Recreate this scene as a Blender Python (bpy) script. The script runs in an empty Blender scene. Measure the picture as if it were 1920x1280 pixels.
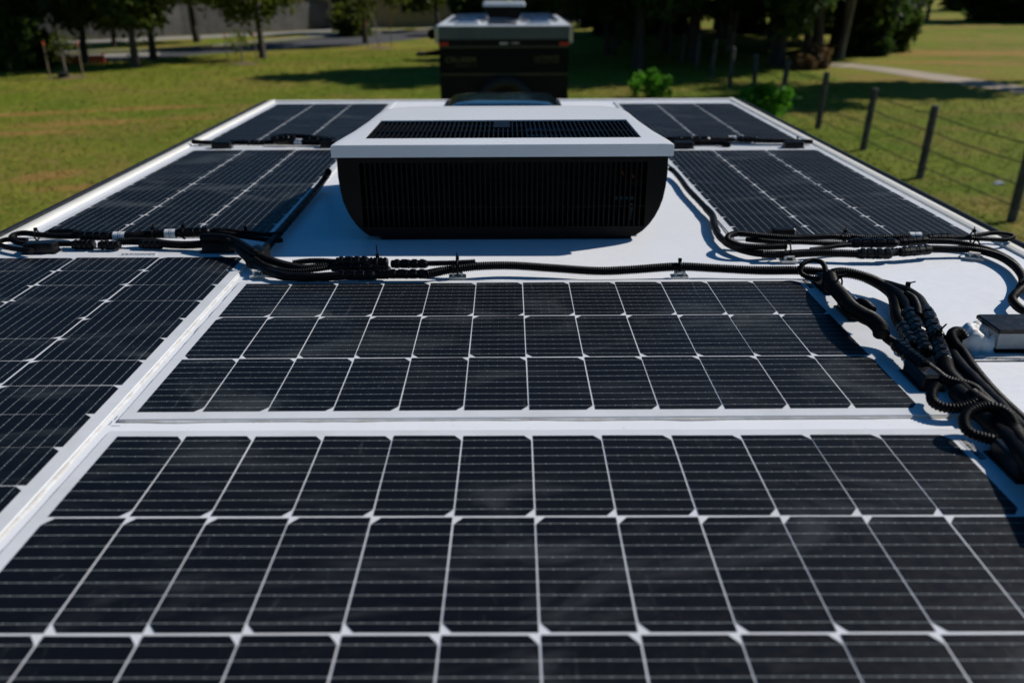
import bpy, math, random
from mathutils import Vector, Matrix, noise
import numpy as np
R = math.radians
sc = bpy.context.scene
C = sc.collection
RZ = 2.75                                   # height of the caravan roof above the ground
# ------------------------------------------------------------ camera
CF, CH, CX, CY, CP, CYAW, CROLL = 1599.84, .5076, .47899, -1.4782, .400023, .0035907, -.0039519
cp, sp, cyw, syw = math.cos(CP), math.sin(CP), math.cos(CYAW), math.sin(CYAW)
FW = Vector((syw*cp, cyw*cp, -sp)); RT0 = Vector((cyw, -syw, 0)); UP0 = RT0.cross(FW)
RT = math.cos(CROLL)*RT0 + math.sin(CROLL)*UP0
UP = -math.sin(CROLL)*RT0 + math.cos(CROLL)*UP0
CAM = Vector((CX, CY, RZ+CH))
cam = bpy.data.objects.new('camera', bpy.data.cameras.new('camera')); C.objects.link(cam)
cam.matrix_world = Matrix(((RT.x, UP.x, -FW.x, CAM.x), (RT.y, UP.y, -FW.y, CAM.y), (RT.z, UP.z, -FW.z, CAM.z), (0, 0, 0, 1)))
cam.data.sensor_width = 36; cam.data.lens = CF/1920*36
cam.data.clip_start = .05; cam.data.clip_end = 2000
cam.data.dof.use_dof = True; cam.data.dof.focus_distance = 1.40; cam.data.dof.aperture_fstop = 4.0
sc.camera = cam
# ------------------------------------------------------------ light
SUN = Vector((1.17, .50, 1.0)).normalized()
EL = math.asin(SUN.z); AZ = math.atan2(SUN.x, SUN.y)
w = bpy.data.worlds.new('World'); sc.world = w; w.use_nodes = True
nt = w.node_tree; nt.nodes.clear()
sky = nt.nodes.new('ShaderNodeTexSky'); sky.sky_type = 'NISHITA'; sky.sun_disc = False
sky.sun_elevation = EL; sky.sun_rotation = AZ; sky.air_density = 1.0; sky.dust_density = .4; sky.ozone_density = 3.0
hs = nt.nodes.new('ShaderNodeHueSaturation'); hs.inputs['Saturation'].default_value = 1.42
bg = nt.nodes.new('ShaderNodeBackground'); bg.inputs[1].default_value = .06
wo = nt.nodes.new('ShaderNodeOutputWorld')
nt.links.new(sky.outputs[0], hs.inputs['Color']); nt.links.new(hs.outputs[0], bg.inputs[0]); nt.links.new(bg.outputs[0], wo.inputs[0])
sl = bpy.data.lights.new('sun', 'SUN'); sl.energy = 4.6; sl.angle = R(.55); sl.color = (1, .955, .89)
so = bpy.data.objects.new('sun', sl); C.objects.link(so)
so.rotation_euler = SUN.to_track_quat('Z', 'Y').to_euler(); so.location = (0, 0, 60)
sc.view_settings.view_transform = 'Standard'; sc.view_settings.look = 'None'
sc.view_settings.exposure = 0; sc.view_settings.gamma = 1

# ------------------------------------------------------------ helpers
def ray(px, py): return FW*CF + RT*(px-960) + UP*(640-py)
def P(px, py, z=0.0):                       # a point at height z above the roof
    d = ray(px, py); return CAM + d*((RZ+z-CAM.z)/d.z)
def G(px, py): 
    q = P(px, py, -RZ); return Vector((q.x, q.y, 0))
def AY(px, py, Y):
    d = ray(px, py); return CAM + d*((Y-CAM.y)/d.y)
class MB:
    def __init__(s): s.v = []; s.f = []; s.m = []; s.sm = []
    def add(s, vs, fs, m=0, smooth=False):
        o = len(s.v); s.v += [tuple(v) for v in vs]
        for f in fs: s.f.append([i+o for i in f]); s.m.append(m); s.sm.append(smooth)
    def box(s, x0, x1, y0, y1, z0, z1, m=0, M=None, ch=0):
        if ch > 0:
            vs = []; 
            for (zz, c) in ((z0, 0), (z1-ch, 0), (z1, ch)):
                for x, y in ((x0+ch+c, y0+c), (x1-ch-c, y0+c), (x1-c, y0+ch+c), (x1-c, y1-ch-c), (x1-ch-c, y1-c), (x0+ch+c, y1-c), (x0+c, y1-ch-c), (x0+c, y0+ch+c)):
                    vs.append(Vector((x, y, zz)))
            fs = [list(range(7, -1, -1)), list(range(16, 24))]
            for k in range(2):
                for i in range(8): j = (i+1) % 8; fs.append([k*8+i, k*8+j, k*8+8+j, k*8+8+i])
        else:
            vs = [Vector(p) for p in ((x0, y0, z0), (x1, y0, z0), (x1, y1, z0), (x0, y1, z0), (x0, y0, z1), (x1, y0, z1), (x1, y1, z1), (x0, y1, z1))]
            fs = [[3, 2, 1, 0], [4, 5, 6, 7], [0, 1, 5, 4], [1, 2, 6, 5], [2, 3, 7, 6], [3, 0, 4, 7]]
        if M is not None: vs = [M @ v for v in vs]
        s.add(vs, fs, m)
    def prism(s, pts, z0, z1, m=0, M=None):
        n = len(pts); vs = [Vector((p[0], p[1], z0)) for p in pts]+[Vector((p[0], p[1], z1)) for p in pts]
        if M is not None: vs = [M @ v for v in vs]
        s.add(vs, [list(range(n-1, -1, -1)), list(range(n, 2*n))]+[[i, (i+1) % n, n+(i+1) % n, n+i] for i in range(n)], m)
    def tube(s, pts, rad, seg=12, m=0, cap=True, smooth=True):
        n = len(pts); rr = rad if hasattr(rad, '__len__') else [rad]*n
        pts = [Vector(p) for p in pts]; t0 = (pts[1]-pts[0]).normalized()
        a = t0.orthogonal().normalized(); vs = []
        for i in range(n):
            t = (pts[min(i+1, n-1)]-pts[max(i-1, 0)]).normalized()
            a = (a-t*a.dot(t)).normalized(); b = t.cross(a)
            for k in range(seg):
                q = 2*math.pi*k/seg; vs.append(pts[i]+(a*math.cos(q)+b*math.sin(q))*rr[i])
        fs = [[i*seg+k, i*seg+(k+1) % seg, (i+1)*seg+(k+1) % seg, (i+1)*seg+k] for i in range(n-1) for k in range(seg)]
        s.add(vs, fs, m, smooth)
        if cap: s.add(vs[:seg], [list(range(seg-1, -1, -1))], m); s.add(vs[-seg:], [list(range(seg))], m)
    def build(s, name, mats, parent=None, loc=None):
        me = bpy.data.meshes.new(name); me.from_pydata(s.v, [], s.f)
        for mt in (mats if isinstance(mats, (list, tuple)) else [mats]): me.materials.append(mt)
        me.polygons.foreach_set('material_index', s.m); me.polygons.foreach_set('use_smooth', s.sm); me.update()
        o = bpy.data.objects.new(name, me); C.objects.link(o)
        if parent is not None: o.parent = parent
        if loc is not None: o.location = loc
        return o
def tag(o, label=None, cat=None, group=None, kind=None):
    if label: o['label'] = label
    if cat: o['category'] = cat
    if group: o['group'] = group
    if kind: o['kind'] = kind
    return o
def empty(name, loc=(0, 0, 0), rz=0, label=None, cat=None, group=None):
    o = bpy.data.objects.new(name, None); C.objects.link(o); o.location = loc; o.rotation_euler = (0, 0, rz)
    return tag(o, label, cat, group)
def copy_tree(o, parent=None):
    c = o.copy(); C.objects.link(c)
    if parent is not None: c.parent = parent
    for ch in list(o.children): copy_tree(ch, c)
    return c
def grid_obj(name, mats, vs, fs, parent=None, smooth=True):
    b = MB(); b.add(vs, fs, 0, smooth); return b.build(name, mats, parent)

# ------------------------------------------------------------ materials
class NT:
    def __init__(s, name):
        s.mat = bpy.data.materials.new(name); s.mat.use_nodes = True; s.t = s.mat.node_tree
        s.b = s.t.nodes['Principled BSDF']; s.co = s.t.nodes.new('ShaderNodeTexCoord'); s.geo = s.t.nodes.new('ShaderNodeNewGeometry')
    def n(s, typ, **k):
        x = s.t.nodes.new(typ)
        for a, v in k.items(): setattr(x, a, v)
        return x
    def l(s, a, b): s.t.links.new(a, b)
    def inp(s, sock, v):
        if isinstance(v, (int, float, tuple, list)): sock.default_value = v
        else: s.l(v, sock)
    def math(s, op, a, b=0.0, c=0.0):
        x = s.n('ShaderNodeMath', operation=op); s.inp(x.inputs[0], a); s.inp(x.inputs[1], b); s.inp(x.inputs[2], c); return x.outputs[0]
    def noise(s, scale, vec=None, detail=4, rough=.55, dist=0, stretch=None):
        v = vec or s.co.outputs['Object']
        if stretch:
            mp = s.n('ShaderNodeMapping'); s.l(v, mp.inputs[0]); mp.inputs['Scale'].default_value = stretch[:3]
            if len(stretch) > 3: mp.inputs['Rotation'].default_value = (0, 0, stretch[3])
            v = mp.outputs[0]
        x = s.n('ShaderNodeTexNoise'); s.l(v, x.inputs['Vector']); x.inputs['Scale'].default_value = scale
        x.inputs['Detail'].default_value = detail; x.inputs['Roughness'].default_value = rough; x.inputs['Distortion'].default_value = dist
        return x.outputs[0]
    def ramp(s, f, a, b, lo=0.0, hi=1.0):
        x = s.n('ShaderNodeMapRange'); s.l(f, x.inputs[0]); x.inputs[1].default_value = a; x.inputs[2].default_value = b
        x.inputs[3].default_value = lo; x.inputs[4].default_value = hi; x.interpolation_type = 'SMOOTHSTEP'; return x.outputs[0]
    def mix(s, f, a, b):
        x = s.n('ShaderNodeMix', data_type='RGBA'); s.inp(x.inputs[0], f)
        for k, v in ((6, a), (7, b)):
            if isinstance(v, tuple): v = v if len(v) == 4 else (*v, 1)
            s.inp(x.inputs[k], v)
        return x.outputs[2]
    def bump(s, h, st=.2, d=.01):
        x = s.n('ShaderNodeBump'); s.l(h, x.inputs['Height']); x.inputs['Strength'].default_value = st; x.inputs['Distance'].default_value = d
        s.l(x.outputs[0], s.b.inputs['Normal']); return x
    def col(s, v): s.inp(s.b.inputs['Base Color'], (*v, 1) if isinstance(v, tuple) and len(v) == 3 else v)
    def set(s, **k):
        for a, v in k.items(): s.inp(s.b.inputs[a.replace('_', ' ')], v)
def simple(name, c1, c2=None, rough=.5, scale=20, bump=0, bscale=None, metal=0, spec=.5, bd=.002, coat=0):
    m = NT(name); nz = m.noise(scale)
    m.col(m.mix(m.ramp(nz, .35, .65), c1, c2 or tuple(x*.8 for x in c1)))
    m.set(Roughness=m.ramp(nz, .3, .7, rough*.85, min(1, rough*1.15)), Metallic=metal)
    m.b.inputs['Specular IOR Level'].default_value = spec
    if coat: m.b.inputs['Coat Weight'].default_value = coat; m.b.inputs['Coat Roughness'].default_value = .08
    if bump: m.bump(m.noise(bscale or scale*4), bump, bd)
    return m.mat
M = {}
def mk_roof():
    m = NT('roof_white'); p = m.geo.outputs['Position']
    a = m.noise(3, p, 5); d = m.noise(60, p, 4, stretch=(1, 2.6, 1)); sp_ = m.noise(210, p, 2)
    c = m.mix(m.ramp(a, .3, .75), (.80, .81, .83), (.74, .75, .77))
    c = m.mix(m.math('MULTIPLY', m.ramp(d, .60, .78), .5), c, (.50, .48, .43))
    c = m.mix(m.math('MULTIPLY', m.ramp(sp_, .72, .79), .6), c, (.30, .26, .2))
    m.col(c); m.set(Roughness=m.ramp(d, .3, .7, .36, .5)); m.bump(m.noise(25, p, 3), .10, .002); return m.mat
M['roof'] = mk_roof()
def mk_cell():
    m = NT('solar_cell'); ob = m.co.outputs['Object']; p = m.geo.outputs['Position']
    s = m.n('ShaderNodeSeparateXYZ'); m.l(ob, s.inputs[0])
    wv = m.noise(9, ob, 1); y = m.math('ADD', s.outputs[1], m.math('MULTIPLY', m.math('SUBTRACT', wv, .5), .0016))
    k = m.math('ABSOLUTE', m.math('SUBTRACT', m.math('FRACT', m.math('ADD', m.math('DIVIDE', y, .0178), 100.5)), .5))
    line = m.math('LESS_THAN', k, .023)
    dots = m.math('MULTIPLY', m.math('LESS_THAN', k, .042), m.math('LESS_THAN', m.math('ABSOLUTE', m.math('SUBTRACT', m.math('FRACT', m.math('ADD', m.math('DIVIDE', s.outputs[0], .0135), 100.5)), .5)), .035))
    fing = m.math('MULTIPLY', m.math('LESS_THAN', m.math('FRACT', m.math('DIVIDE', s.outputs[0], .0016)), .22), .1)
    oi = m.n('ShaderNodeObjectInfo')
    base = m.mix(oi.outputs['Random'], (.0024, .0030, .0052), (.0036, .0041, .0062))
    base = m.mix(fing, base, (.05, .055, .065))
    smear = m.noise(4.2, p, 6, .58, 2.2, stretch=(.55, 1.3, 1, .35)); fine = m.noise(80, p, 5, .7)  # broad pale streaks: wispy cloud reflections painted in along with dust
    speck = m.noise(420, p, 2); scr = m.noise(26, p, 3, .5, 3.0, stretch=(3, .35, 1, -.7))
    dust = m.math('ADD', m.math('MULTIPLY', m.ramp(smear, .50, .76), .10), m.math('MULTIPLY', m.ramp(fine, .55, .8), .018))
    dust = m.math('ADD', dust, m.math('MULTIPLY', m.ramp(speck, .74, .82), .12))
    dust = m.math('ADD', dust, m.math('MULTIPLY', m.ramp(scr, .67, .70), .05))
    spl = m.noise(17, p, 6, .75, .8); dust = m.math('ADD', dust, m.math('MULTIPLY', m.ramp(spl, .66, .74), .10))
    dust = m.math('ADD', dust, .0015)
    c = m.mix(m.math('MULTIPLY', line, m.ramp(m.noise(120, ob, 2), .25, .7, .8, 1)), base, (.19, .215, .22))
    c = m.mix(dots, c, (.34, .36, .36))
    c = m.mix(dust, c, (.31, .34, .345))
    m.col(c); m.set(Roughness=m.ramp(fine, .3, .7, .36, .52)); m.b.inputs['IOR'].default_value = 1.42
    m.b.inputs['Specular IOR Level'].default_value = .14
    m.bump(m.math('ADD', m.noise(900, ob, 2), m.math('MULTIPLY', m.noise(12, p, 2), 6)), .12, .0006)
    return m.mat
M['cell'] = mk_cell()
def mk_sheet():
    m = NT('panel_backing'); p = m.geo.outputs['Position']
    d = m.noise(14, p, 5, .6); e = m.noise(150, p, 4, stretch=(.3, 3, 1))
    c = m.mix(m.ramp(d, .35, .8), (.66, .67, .69), (.57, .58, .58))
    c = m.mix(m.math('MULTIPLY', m.ramp(e, .62, .8), .4), c, (.38, .35, .29))
    m.col(c); m.set(Roughness=.38); m.bump(m.noise(500, p, 2), .08, .0006); return m.mat
M['sheet'] = mk_sheet()
def mk_seal():
    m = NT('sealant'); p = m.geo.outputs['Position']
    d = m.noise(35, p, 5, .65)
    c = m.mix(m.ramp(d, .4, .6), (.60, .60, .585), (.50, .48, .44))
    c = m.mix(m.ramp(d, .66, .76), c, (.18, .14, .10))
    m.col(c); m.set(Roughness=.8); m.b.inputs['Specular IOR Level'].default_value = .2; m.bump(m.noise(120, p, 4), .4, .001); return m.mat
M['seal'] = mk_seal()
def mk_plastic(name, c, rough, dusty=.04, spec=.30):
    m = NT(name); p = m.geo.outputs['Position']; d = m.noise(70, p, 5, .7)
    m.col(m.mix(m.math('MULTIPLY', m.ramp(d, .5, .8), dusty), c, (.20, .19, .17))); m.set(Roughness=m.ramp(d, .3, .75, rough*.8, rough*1.25))
    m.b.inputs['Specular IOR Level'].default_value = spec; m.bump(m.noise(300, p, 3), .12, .0005); return m.mat
M['hose'] = mk_plastic('conduit_black', (.0028, .0028, .0030), .5, .03, .12)
M['tape'] = mk_plastic('tape_black', (.0026, .0026, .0028), .5, .03, .10)
M['conn'] = mk_plastic('connector_black', (.0032, .0032, .0036), .3, .03, .18)
M['boxblk'] = mk_plastic('box_black', (.004, .004, .0045), .35, .05)
M['acblack'] = mk_plastic('case_black', (.0032, .0027, .0030), .45, .006, .14)
M['dark'] = simple('cavity', (.003, .003, .003), rough=.8)
M['label'] = simple('label_white', (.66, .68, .7), (.55, .56, .58), .5, 60)
M['ink'] = simple('label_ink', (.03, .03, .035), rough=.6)
M['greyink'] = simple('label_grey', (.2, .21, .22), rough=.6)
M['accover'] = simple('cover_white', (.80, .815, .83), (.74, .75, .765), .28, 5, .05, 160, bd=.0006)
M['cream'] = simple('moulding_cream', (.80, .775, .70), (.72, .695, .62), .4, 8, .05)
M['rail'] = mk_plastic('rail_black', (.010, .0105, .012), .5, .06)
M['greyside'] = simple('box_grey', (.30, .32, .32), (.26, .28, .28), .5, 60, .1)
M['mount'] = simple('mount_nylon', (.62, .6, .55), (.48, .45, .38), .4, 90, .1)
M['copper'] = simple('copper', (.55, .22, .11), rough=.35, metal=1)
M['wire_blue'] = simple('wire_blue', (.02, .16, .42), rough=.4)
M['cyan'] = simple('tag_cyan', (.03, .30, .42), rough=.4)
M['steel'] = simple('steel', (.45, .46, .48), rough=.3, metal=1)
M['fan'] = simple('fan_blue_black', (.012, .06, .22), rough=.3)  # black fan; the sky it reflects is painted in as blue
M['dome'] = simple('dome_smoked', (.010, .020, .034), (.008, .014, .024), .10, 5, coat=.6)
M['body1'] = simple('caravan_white_wall', (.72, .73, .74), rough=.35)
M['grey1'] = simple('caravan_grey_wall', (.13, .135, .14), rough=.35)
M['glass'] = simple('window_glass', (.01, .012, .015), rough=.06)
M['tyre'] = simple('tyre', (.012, .012, .012), rough=.8)
M['rim'] = simple('rim_alloy', (.4, .4, .42), rough=.3, metal=1)
M['body2'] = simple('caravan_charcoal', (.006, .005, .0056), (.005, .0045, .005), .45, 4, spec=.15)
M['body2b'] = simple('caravan_black', (.002, .002, .0022), rough=.45, spec=.12)
M['band2'] = simple('roof_band_grey', (.085, .098, .105), (.075, .088, .095), .4, 4)
M['gold'] = simple('gold_vinyl', (.06, .052, .017), rough=.4)
M['goldtext'] = simple('gold_lettering', (.115, .10, .022), rough=.4)
M['redlens'] = simple('red_lens', (.55, .006, .006), rough=.2)
M['roof2'] = simple('roof2_white', (.72, .75, .77), (.6, .62, .64), .35, 4)
M['panel2'] = simple('panel2_dark', (.012, .016, .026), rough=.3)
M['hatchblue'] = simple('hatch_blue', (.06, .12, .24), rough=.2)
M['post'] = simple('post_timber', (.085, .078, .066), (.05, .045, .038), .85, 9, .5, 60, bd=.01)
M['postside'] = simple('post_timber_pale', (.14, .13, .11), (.10, .09, .08), .85, 9, .5, 60, bd=.01)
M['wire'] = simple('fence_wire', (.06, .06, .06), rough=.5, metal=1)
M['stake'] = simple('stake_timber', (.20, .15, .085), rough=.8)
M['orange'] = simple('orange_plastic', (.62, .085, .012), rough=.5)
M['mulch'] = simple('mulch', (.20, .135, .085), (.10, .065, .04), .9, 30, .8, 60, bd=.02)
M['concrete'] = simple('concrete', (.30, .28, .245), (.24, .225, .195), .85, .6, .2, 12)
M['asphalt'] = simple('asphalt', (.062, .062, .066), (.048, .048, .052), .85, .8, .2, 30)
M['kerb'] = simple('kerb', (.28, .27, .25), rough=.8)
M['path'] = simple('path_gravel', (.37, .30, .22), (.30, .245, .18), .9, .5, .3, 15)
M['wallcream'] = simple('house_cream', (.42, .34, .20), rough=.8)
M['tiles'] = simple('roof_tiles', (.05, .04, .036), (.035, .03, .028), .8, 3, .3)
def mk_fence():
    m = NT('paling_timber'); wv = m.n('ShaderNodeTexWave'); wv.bands_direction = 'X'; wv.inputs['Scale'].default_value = 3.2; wv.inputs['Distortion'].default_value = .4
    m.l(m.co.outputs['Object'], wv.inputs[0]); a = m.noise(1.2)
    c = m.mix(m.ramp(a, .3, .7), (.115, .11, .105), (.17, .16, .15)); c = m.mix(m.ramp(wv.outputs[1], .0, .25), (.03, .028, .026), c)
    m.col(c); m.set(Roughness=.9); return m.mat
M['paling'] = mk_fence()
def soil(m, p, c):
    # bare worn patches of earth in the lawn
    for px, py, rx, ry, an in ((150, 232, 2.6, .55, .25), (40, 250, 1.8, .5, .2), (285, 203, 2.4, .5, .3), (360, 222, 1.1, .35, 0), (90, 330, .8, .5, .9), (150, 352, .9, .3, .2), (1850, 100, 9, 2.2, -.1), (1780, 118, 4, .8, -.1), (500, 148, 2.4, .5, .1), (30, 215, 2.2, .5, .3)):
        q = G(px, py); mp = m.n('ShaderNodeMapping'); mp.vector_type = 'TEXTURE'; m.l(p, mp.inputs[0])
        mp.inputs['Location'].default_value = (q.x, q.y, 0); mp.inputs['Rotation'].default_value = (0, 0, an); mp.inputs['Scale'].default_value = (rx, ry, 50)
        ln = m.n('ShaderNodeVectorMath', operation='LENGTH'); m.l(mp.outputs[0], ln.inputs[0])
        f = m.ramp(m.math('ADD', ln.outputs['Value'], m.math('MULTIPLY', m.noise(2.2, p, 5, .65), 1.5)), 1.05, 1.95, .85, 0)
        c = m.mix(f, c, (.37, .215, .065))
    return c
def mk_grass():
    m = NT('grass'); p = m.geo.outputs['Position']
    big = m.noise(.09, p, 4, .55, .6); mid = m.noise(.55, p, 5, .6, .5); fine = m.noise(7, p, 6, .7); ff = m.noise(38, p, 3, .7)
    c = m.mix(m.ramp(mid, .32, .68), (.118, .195, .009), (.228, .250, .022))
    c = m.mix(m.ramp(big, .40, .60), c, (.29, .275, .038))
    yn = m.n('ShaderNodeSeparateXYZ'); m.l(p, yn.inputs[0]); c = m.mix(m.math('MULTIPLY', m.ramp(m.math('ADD', yn.outputs[0], m.math('MULTIPLY', big, 8)), 4, -3, 0, 1), m.ramp(m.math('ADD', yn.outputs[1], m.math('MULTIPLY', mid, 14)), 32, 20, 0, .75)), c, (.29, .245, .045))
    c = m.mix(m.math('MULTIPLY', m.ramp(m.noise(.22, p, 5, .6, .8, stretch=(1, 1.9, 1)), .47, .60), .75), c, (.36, .225, .07))
    c = m.mix(m.math('MULTIPLY', m.ramp(m.noise(.8, p, 4, .6), .58, .74), .7), c, (.33, .22, .09))
    c = m.mix(m.ramp(m.noise(.35, p, 4, .6, .4), .55, .72, 0, .7), c, (.075, .150, .012))
    c = m.mix(m.ramp(fine, .42, .60, 0, .6), c, (.060, .105, .012))
    c = m.mix(m.ramp(ff, .50, .75, 0, .35), c, (.30, .28, .06))
    c = soil(m, p, c)
    m.col(c); m.set(Roughness=.95); m.b.inputs['Specular IOR Level'].default_value = .1
    m.bump(m.math('ADD', fine, m.math('MULTIPLY', ff, .5)), .9, .08); return m.mat
M['grass'] = mk_grass()
def mk_blade():
    m = NT('grass_blade'); p = m.geo.outputs['Position']; a = m.noise(.5, p, 4, .6); b = m.noise(14, p, 2)
    c = m.mix(m.ramp(a, .35, .65), (.125, .200, .010), (.235, .258, .024)); c = m.mix(m.ramp(b, .50, .66, 0, .5), c, (.26, .25, .05)); c = soil(m, p, c); m.col(c); m.set(Roughness=.8)
    m.b.inputs['Specular IOR Level'].default_value = .15; return m.mat
M['grassblade'] = mk_blade()
def mk_leaf(name, c1, c2, c3):
    m = NT(name); p = m.geo.outputs['Position']; a = m.noise(.9, p, 3); b = m.noise(9, p, 2)
    c = m.mix(m.ramp(a, .35, .65), c1, c2); c = m.mix(m.ramp(b, .5, .75), c, c3); m.col(c); m.set(Roughness=.6)
    m.b.inputs['Specular IOR Level'].default_value = .2
    tr = m.n('ShaderNodeBsdfTranslucent'); m.l(c, tr.inputs[0]); mx = m.n('ShaderNodeMixShader'); mx.inputs[0].default_value = .5
    out = m.t.nodes['Material Output']; m.l(m.b.outputs[0], mx.inputs[1]); m.l(tr.outputs[0], mx.inputs[2]); m.l(mx.outputs[0], out.inputs[0]); return m.mat
M['leaf'] = mk_leaf('leaf_olive', (.075, .105, .014), (.125, .150, .018), (.030, .045, .008))
M['leafdark'] = mk_leaf('leaf_dark', (.035, .070, .014), (.060, .095, .016), (.018, .032, .008))
M['leafbright'] = mk_leaf('leaf_bright', (.07, .24, .012), (.13, .36, .02), (.03, .12, .01))
M['leafbrown'] = mk_leaf('leaf_brown', (.15, .095, .04), (.22, .145, .065), (.05, .032, .016))
def mk_bark(n, a, b):
    m = NT(n); z = m.noise(6, stretch=(1, 1, .25)); m.col(m.mix(m.ramp(z, .35, .65), a, b)); m.set(Roughness=.9); m.bump(m.noise(14, stretch=(1, 1, .3)), .8, .03); return m.mat
M['bark'] = mk_bark('bark_dark', (.035, .028, .022), (.065, .052, .040))
M['barkpale'] = mk_bark('bark_pale', (.13, .11, .085), (.24, .21, .17))

# ============================================================ the setting
gsz = 700
b = MB(); n = 60
vs = []
for j in range(n+1):
    for i in range(n+1):
        x = -gsz+2*gsz*i/n; y = -gsz+2*gsz*j/n; vs.append((x, y, 0))
b.add(vs, [[j*(n+1)+i, j*(n+1)+i+1, (j+1)*(n+1)+i+1, (j+1)*(n+1)+i] for j in range(n) for i in range(n)])
tag(b.build('ground', M['grass']), kind='structure')
def strip(name, near, far, mat, z):
    b = MB(); pts = [G(*p) for p in near]+[G(*p) for p in reversed(far)]
    nn = len(near); vs = [Vector((p.x, p.y, z)) for p in pts]+[Vector((p.x, p.y, z-.05)) for p in pts]
    N = len(pts); fs = [[i, i+1, N-2-i, N-1-i] for i in range(nn-1)]+[[N+i, N+(i+1) % N, (i+1) % N, i] for i in range(N)]
    b.add(vs, fs); o = b.build(name, mat); tag(o, kind='structure'); return o
strip('road', [(-120, 126), (60, 121), (167, 118), (250, 113), (400, 101), (560, 92), (684, 85), (811, 70), (960, 55), (1090, 42)],
      [(-120, 108), (60, 106), (146, 102), (271, 98), (400, 90), (553, 76), (684, 67), (811, 56), (960, 45), (1090, 35)], M['asphalt'], .006)
strip('kerb', [(-120, 107.6), (60, 105.6), (146, 101.6), (271, 97.6), (400, 89.6), (553, 75.6), (684, 66.6), (811, 55.6), (960, 44.6), (1090, 34.6)],
      [(-120, 106.5), (60, 104.3), (146, 100.3), (271, 96.5), (400, 88.5), (553, 74.6), (684, 65.7), (811, 54.8), (960, 44), (1090, 34)], M['kerb'], .12)
strip('footpath', [(-100, 90), (80, 86), (200, 80), (340, 74), (480, 68), (620, 60.5), (700, 56), (800, 48)],
      [(-100, 84), (80, 80), (200, 74.5), (340, 68.5), (480, 62.5), (620, 56), (700, 52), (800, 45)], M['concrete'], .012)
strip('crossover', [(150, 108.5), (240, 106.5), (300, 105)], [(150, 103.2), (240, 100.6), (300, 98.8)], M['concrete'], .016)
strip('driveway', [(575, 68), (700, 61.5), (760, 57)], [(575, 64.5), (700, 59), (760, 55)], M['concrete'], .020)
strip('park_path', [(1490, 128), (1544, 125.5), (1600, 128), (1653, 136), (1784, 156), (1920, 176), (2100, 206)],
      [(1490, 119), (1533, 118), (1600, 120), (1653, 125.5), (1784, 142), (1920, 163), (2100, 189)], M['path'], .010)

# ============================================================ our caravan
van = empty('caravan', (.452, .2, 0), 0, 'white caravan whose flat roof with solar panels fills the foreground', 'caravan')
def vpart(b, name, mats): 
    o = b.build(name, mats); o.parent = van; o.matrix_parent_inverse = Matrix.Translation((-.452, -.2, 0)); return o
X0, X1, Y0, Y1 = -.600, 1.508, -3.6, 2.575
b = MB(); nx, ny = 44, 110; vs = []
for j in range(ny+1):
    for i in range(nx+1):
        x = X0+(X1-X0)*i/nx; y = Y0+(Y1-Y0)*j/ny
        vs.append((x, y, RZ-.0045+.0012*noise.noise(Vector((x*2.2, y*2.2, 0)))))
b.add(vs, [[j*(nx+1)+i, j*(nx+1)+i+1, (j+1)*(nx+1)+i+1, (j+1)*(nx+1)+i] for j in range(ny) for i in range(nx)], 0, True)
vpart(b, 'roof_sheet', M['roof'])
b = MB(); b.box(-.585, 1.493, -3.58, 2.56, .55, RZ-.012); vpart(b, 'wall', M['body1'])
b = MB()
def mould(p0, p1, out):
    # a rounded cream moulding lying on the roof edge; out points outward
    p0, p1, out = Vector(p0), Vector(p1), Vector(out)
    prof = [(-.006, -.008), (-.004, .0002), (.004, .0025), (.018, .0015), (.026, -.003), (.029, -.012), (.029, -.05), (.0, -.05)]
    vs = [p0+out*a+Vector((0, 0, z)) for a, z in prof]+[p1+out*a+Vector((0, 0, z)) for a, z in prof]; k = len(prof)
    b.add(vs, [[i, i+1, k+i+1, k+i] for i in range(k-1)]+[list(range(k)), list(range(2*k-1, k-1, -1))], 0, False)
mould((X0, Y0, RZ), (X0, 2.612, RZ), (-1, 0, 0)); mould((X1, 2.612, RZ), (X1, Y0, RZ), (1, 0, 0)); mould((X0+.002, 2.583, RZ-.0006), (X1-.002, 2.583, RZ-.0006), (0, 1, 0))
o = vpart(b, 'roof_moulding', M['cream'])
for side, xx in ((-1, X0-.030), (1, X1+.030)):
    b = MB(); pts = []
    x_a, x_b = sorted((xx, xx+side*.018)); b.box(x_a, x_b, Y0, 2.60, RZ-.055, RZ-.012, ch=.003)
    b.tube([(xx+side*.012, Y0, RZ-.008), (xx+side*.012, 2.595, RZ-.008)], .0095, 10)
    vpart(b, 'awning_rail', M['rail'])
b = MB()
for yy in (-1.55, -.75):
    for xx in (-.60, 1.34): b.tube([(xx, yy, .36), (xx+.17, yy, .36)], [.36, .36], 28, 0, True, False); b.tube([(xx-.004, yy, .36), (xx+.174, yy, .36)], [.2, .2], 20, 1, True, False)
vpart(b, 'wheel', [M['tyre'], M['rim']])
for sx, xa, xb in ((-1, -.594, -.583), (1, 1.491, 1.502)):
    for y0, y1 in ((-2.6, -1.7), (-.4, .6)):
        b = MB(); b.box(xa, xb, y0, y1, 1.5, 2.1); vpart(b, 'window', M['glass'])
b = MB(); b.box(.40, .50, 2.56, 3.9, .42, .50); b.box(-.3, -.22, 2.3, 2.56, 0, .55); b.box(1.1, 1.18, 2.3, 2.56, 0, .55); b.box(-.5, 1.4, -3.5, 2.5, .40, .549); vpart(b, 'chassis', M['rail'])
b = MB()                                       # pencilled corner mark
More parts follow.
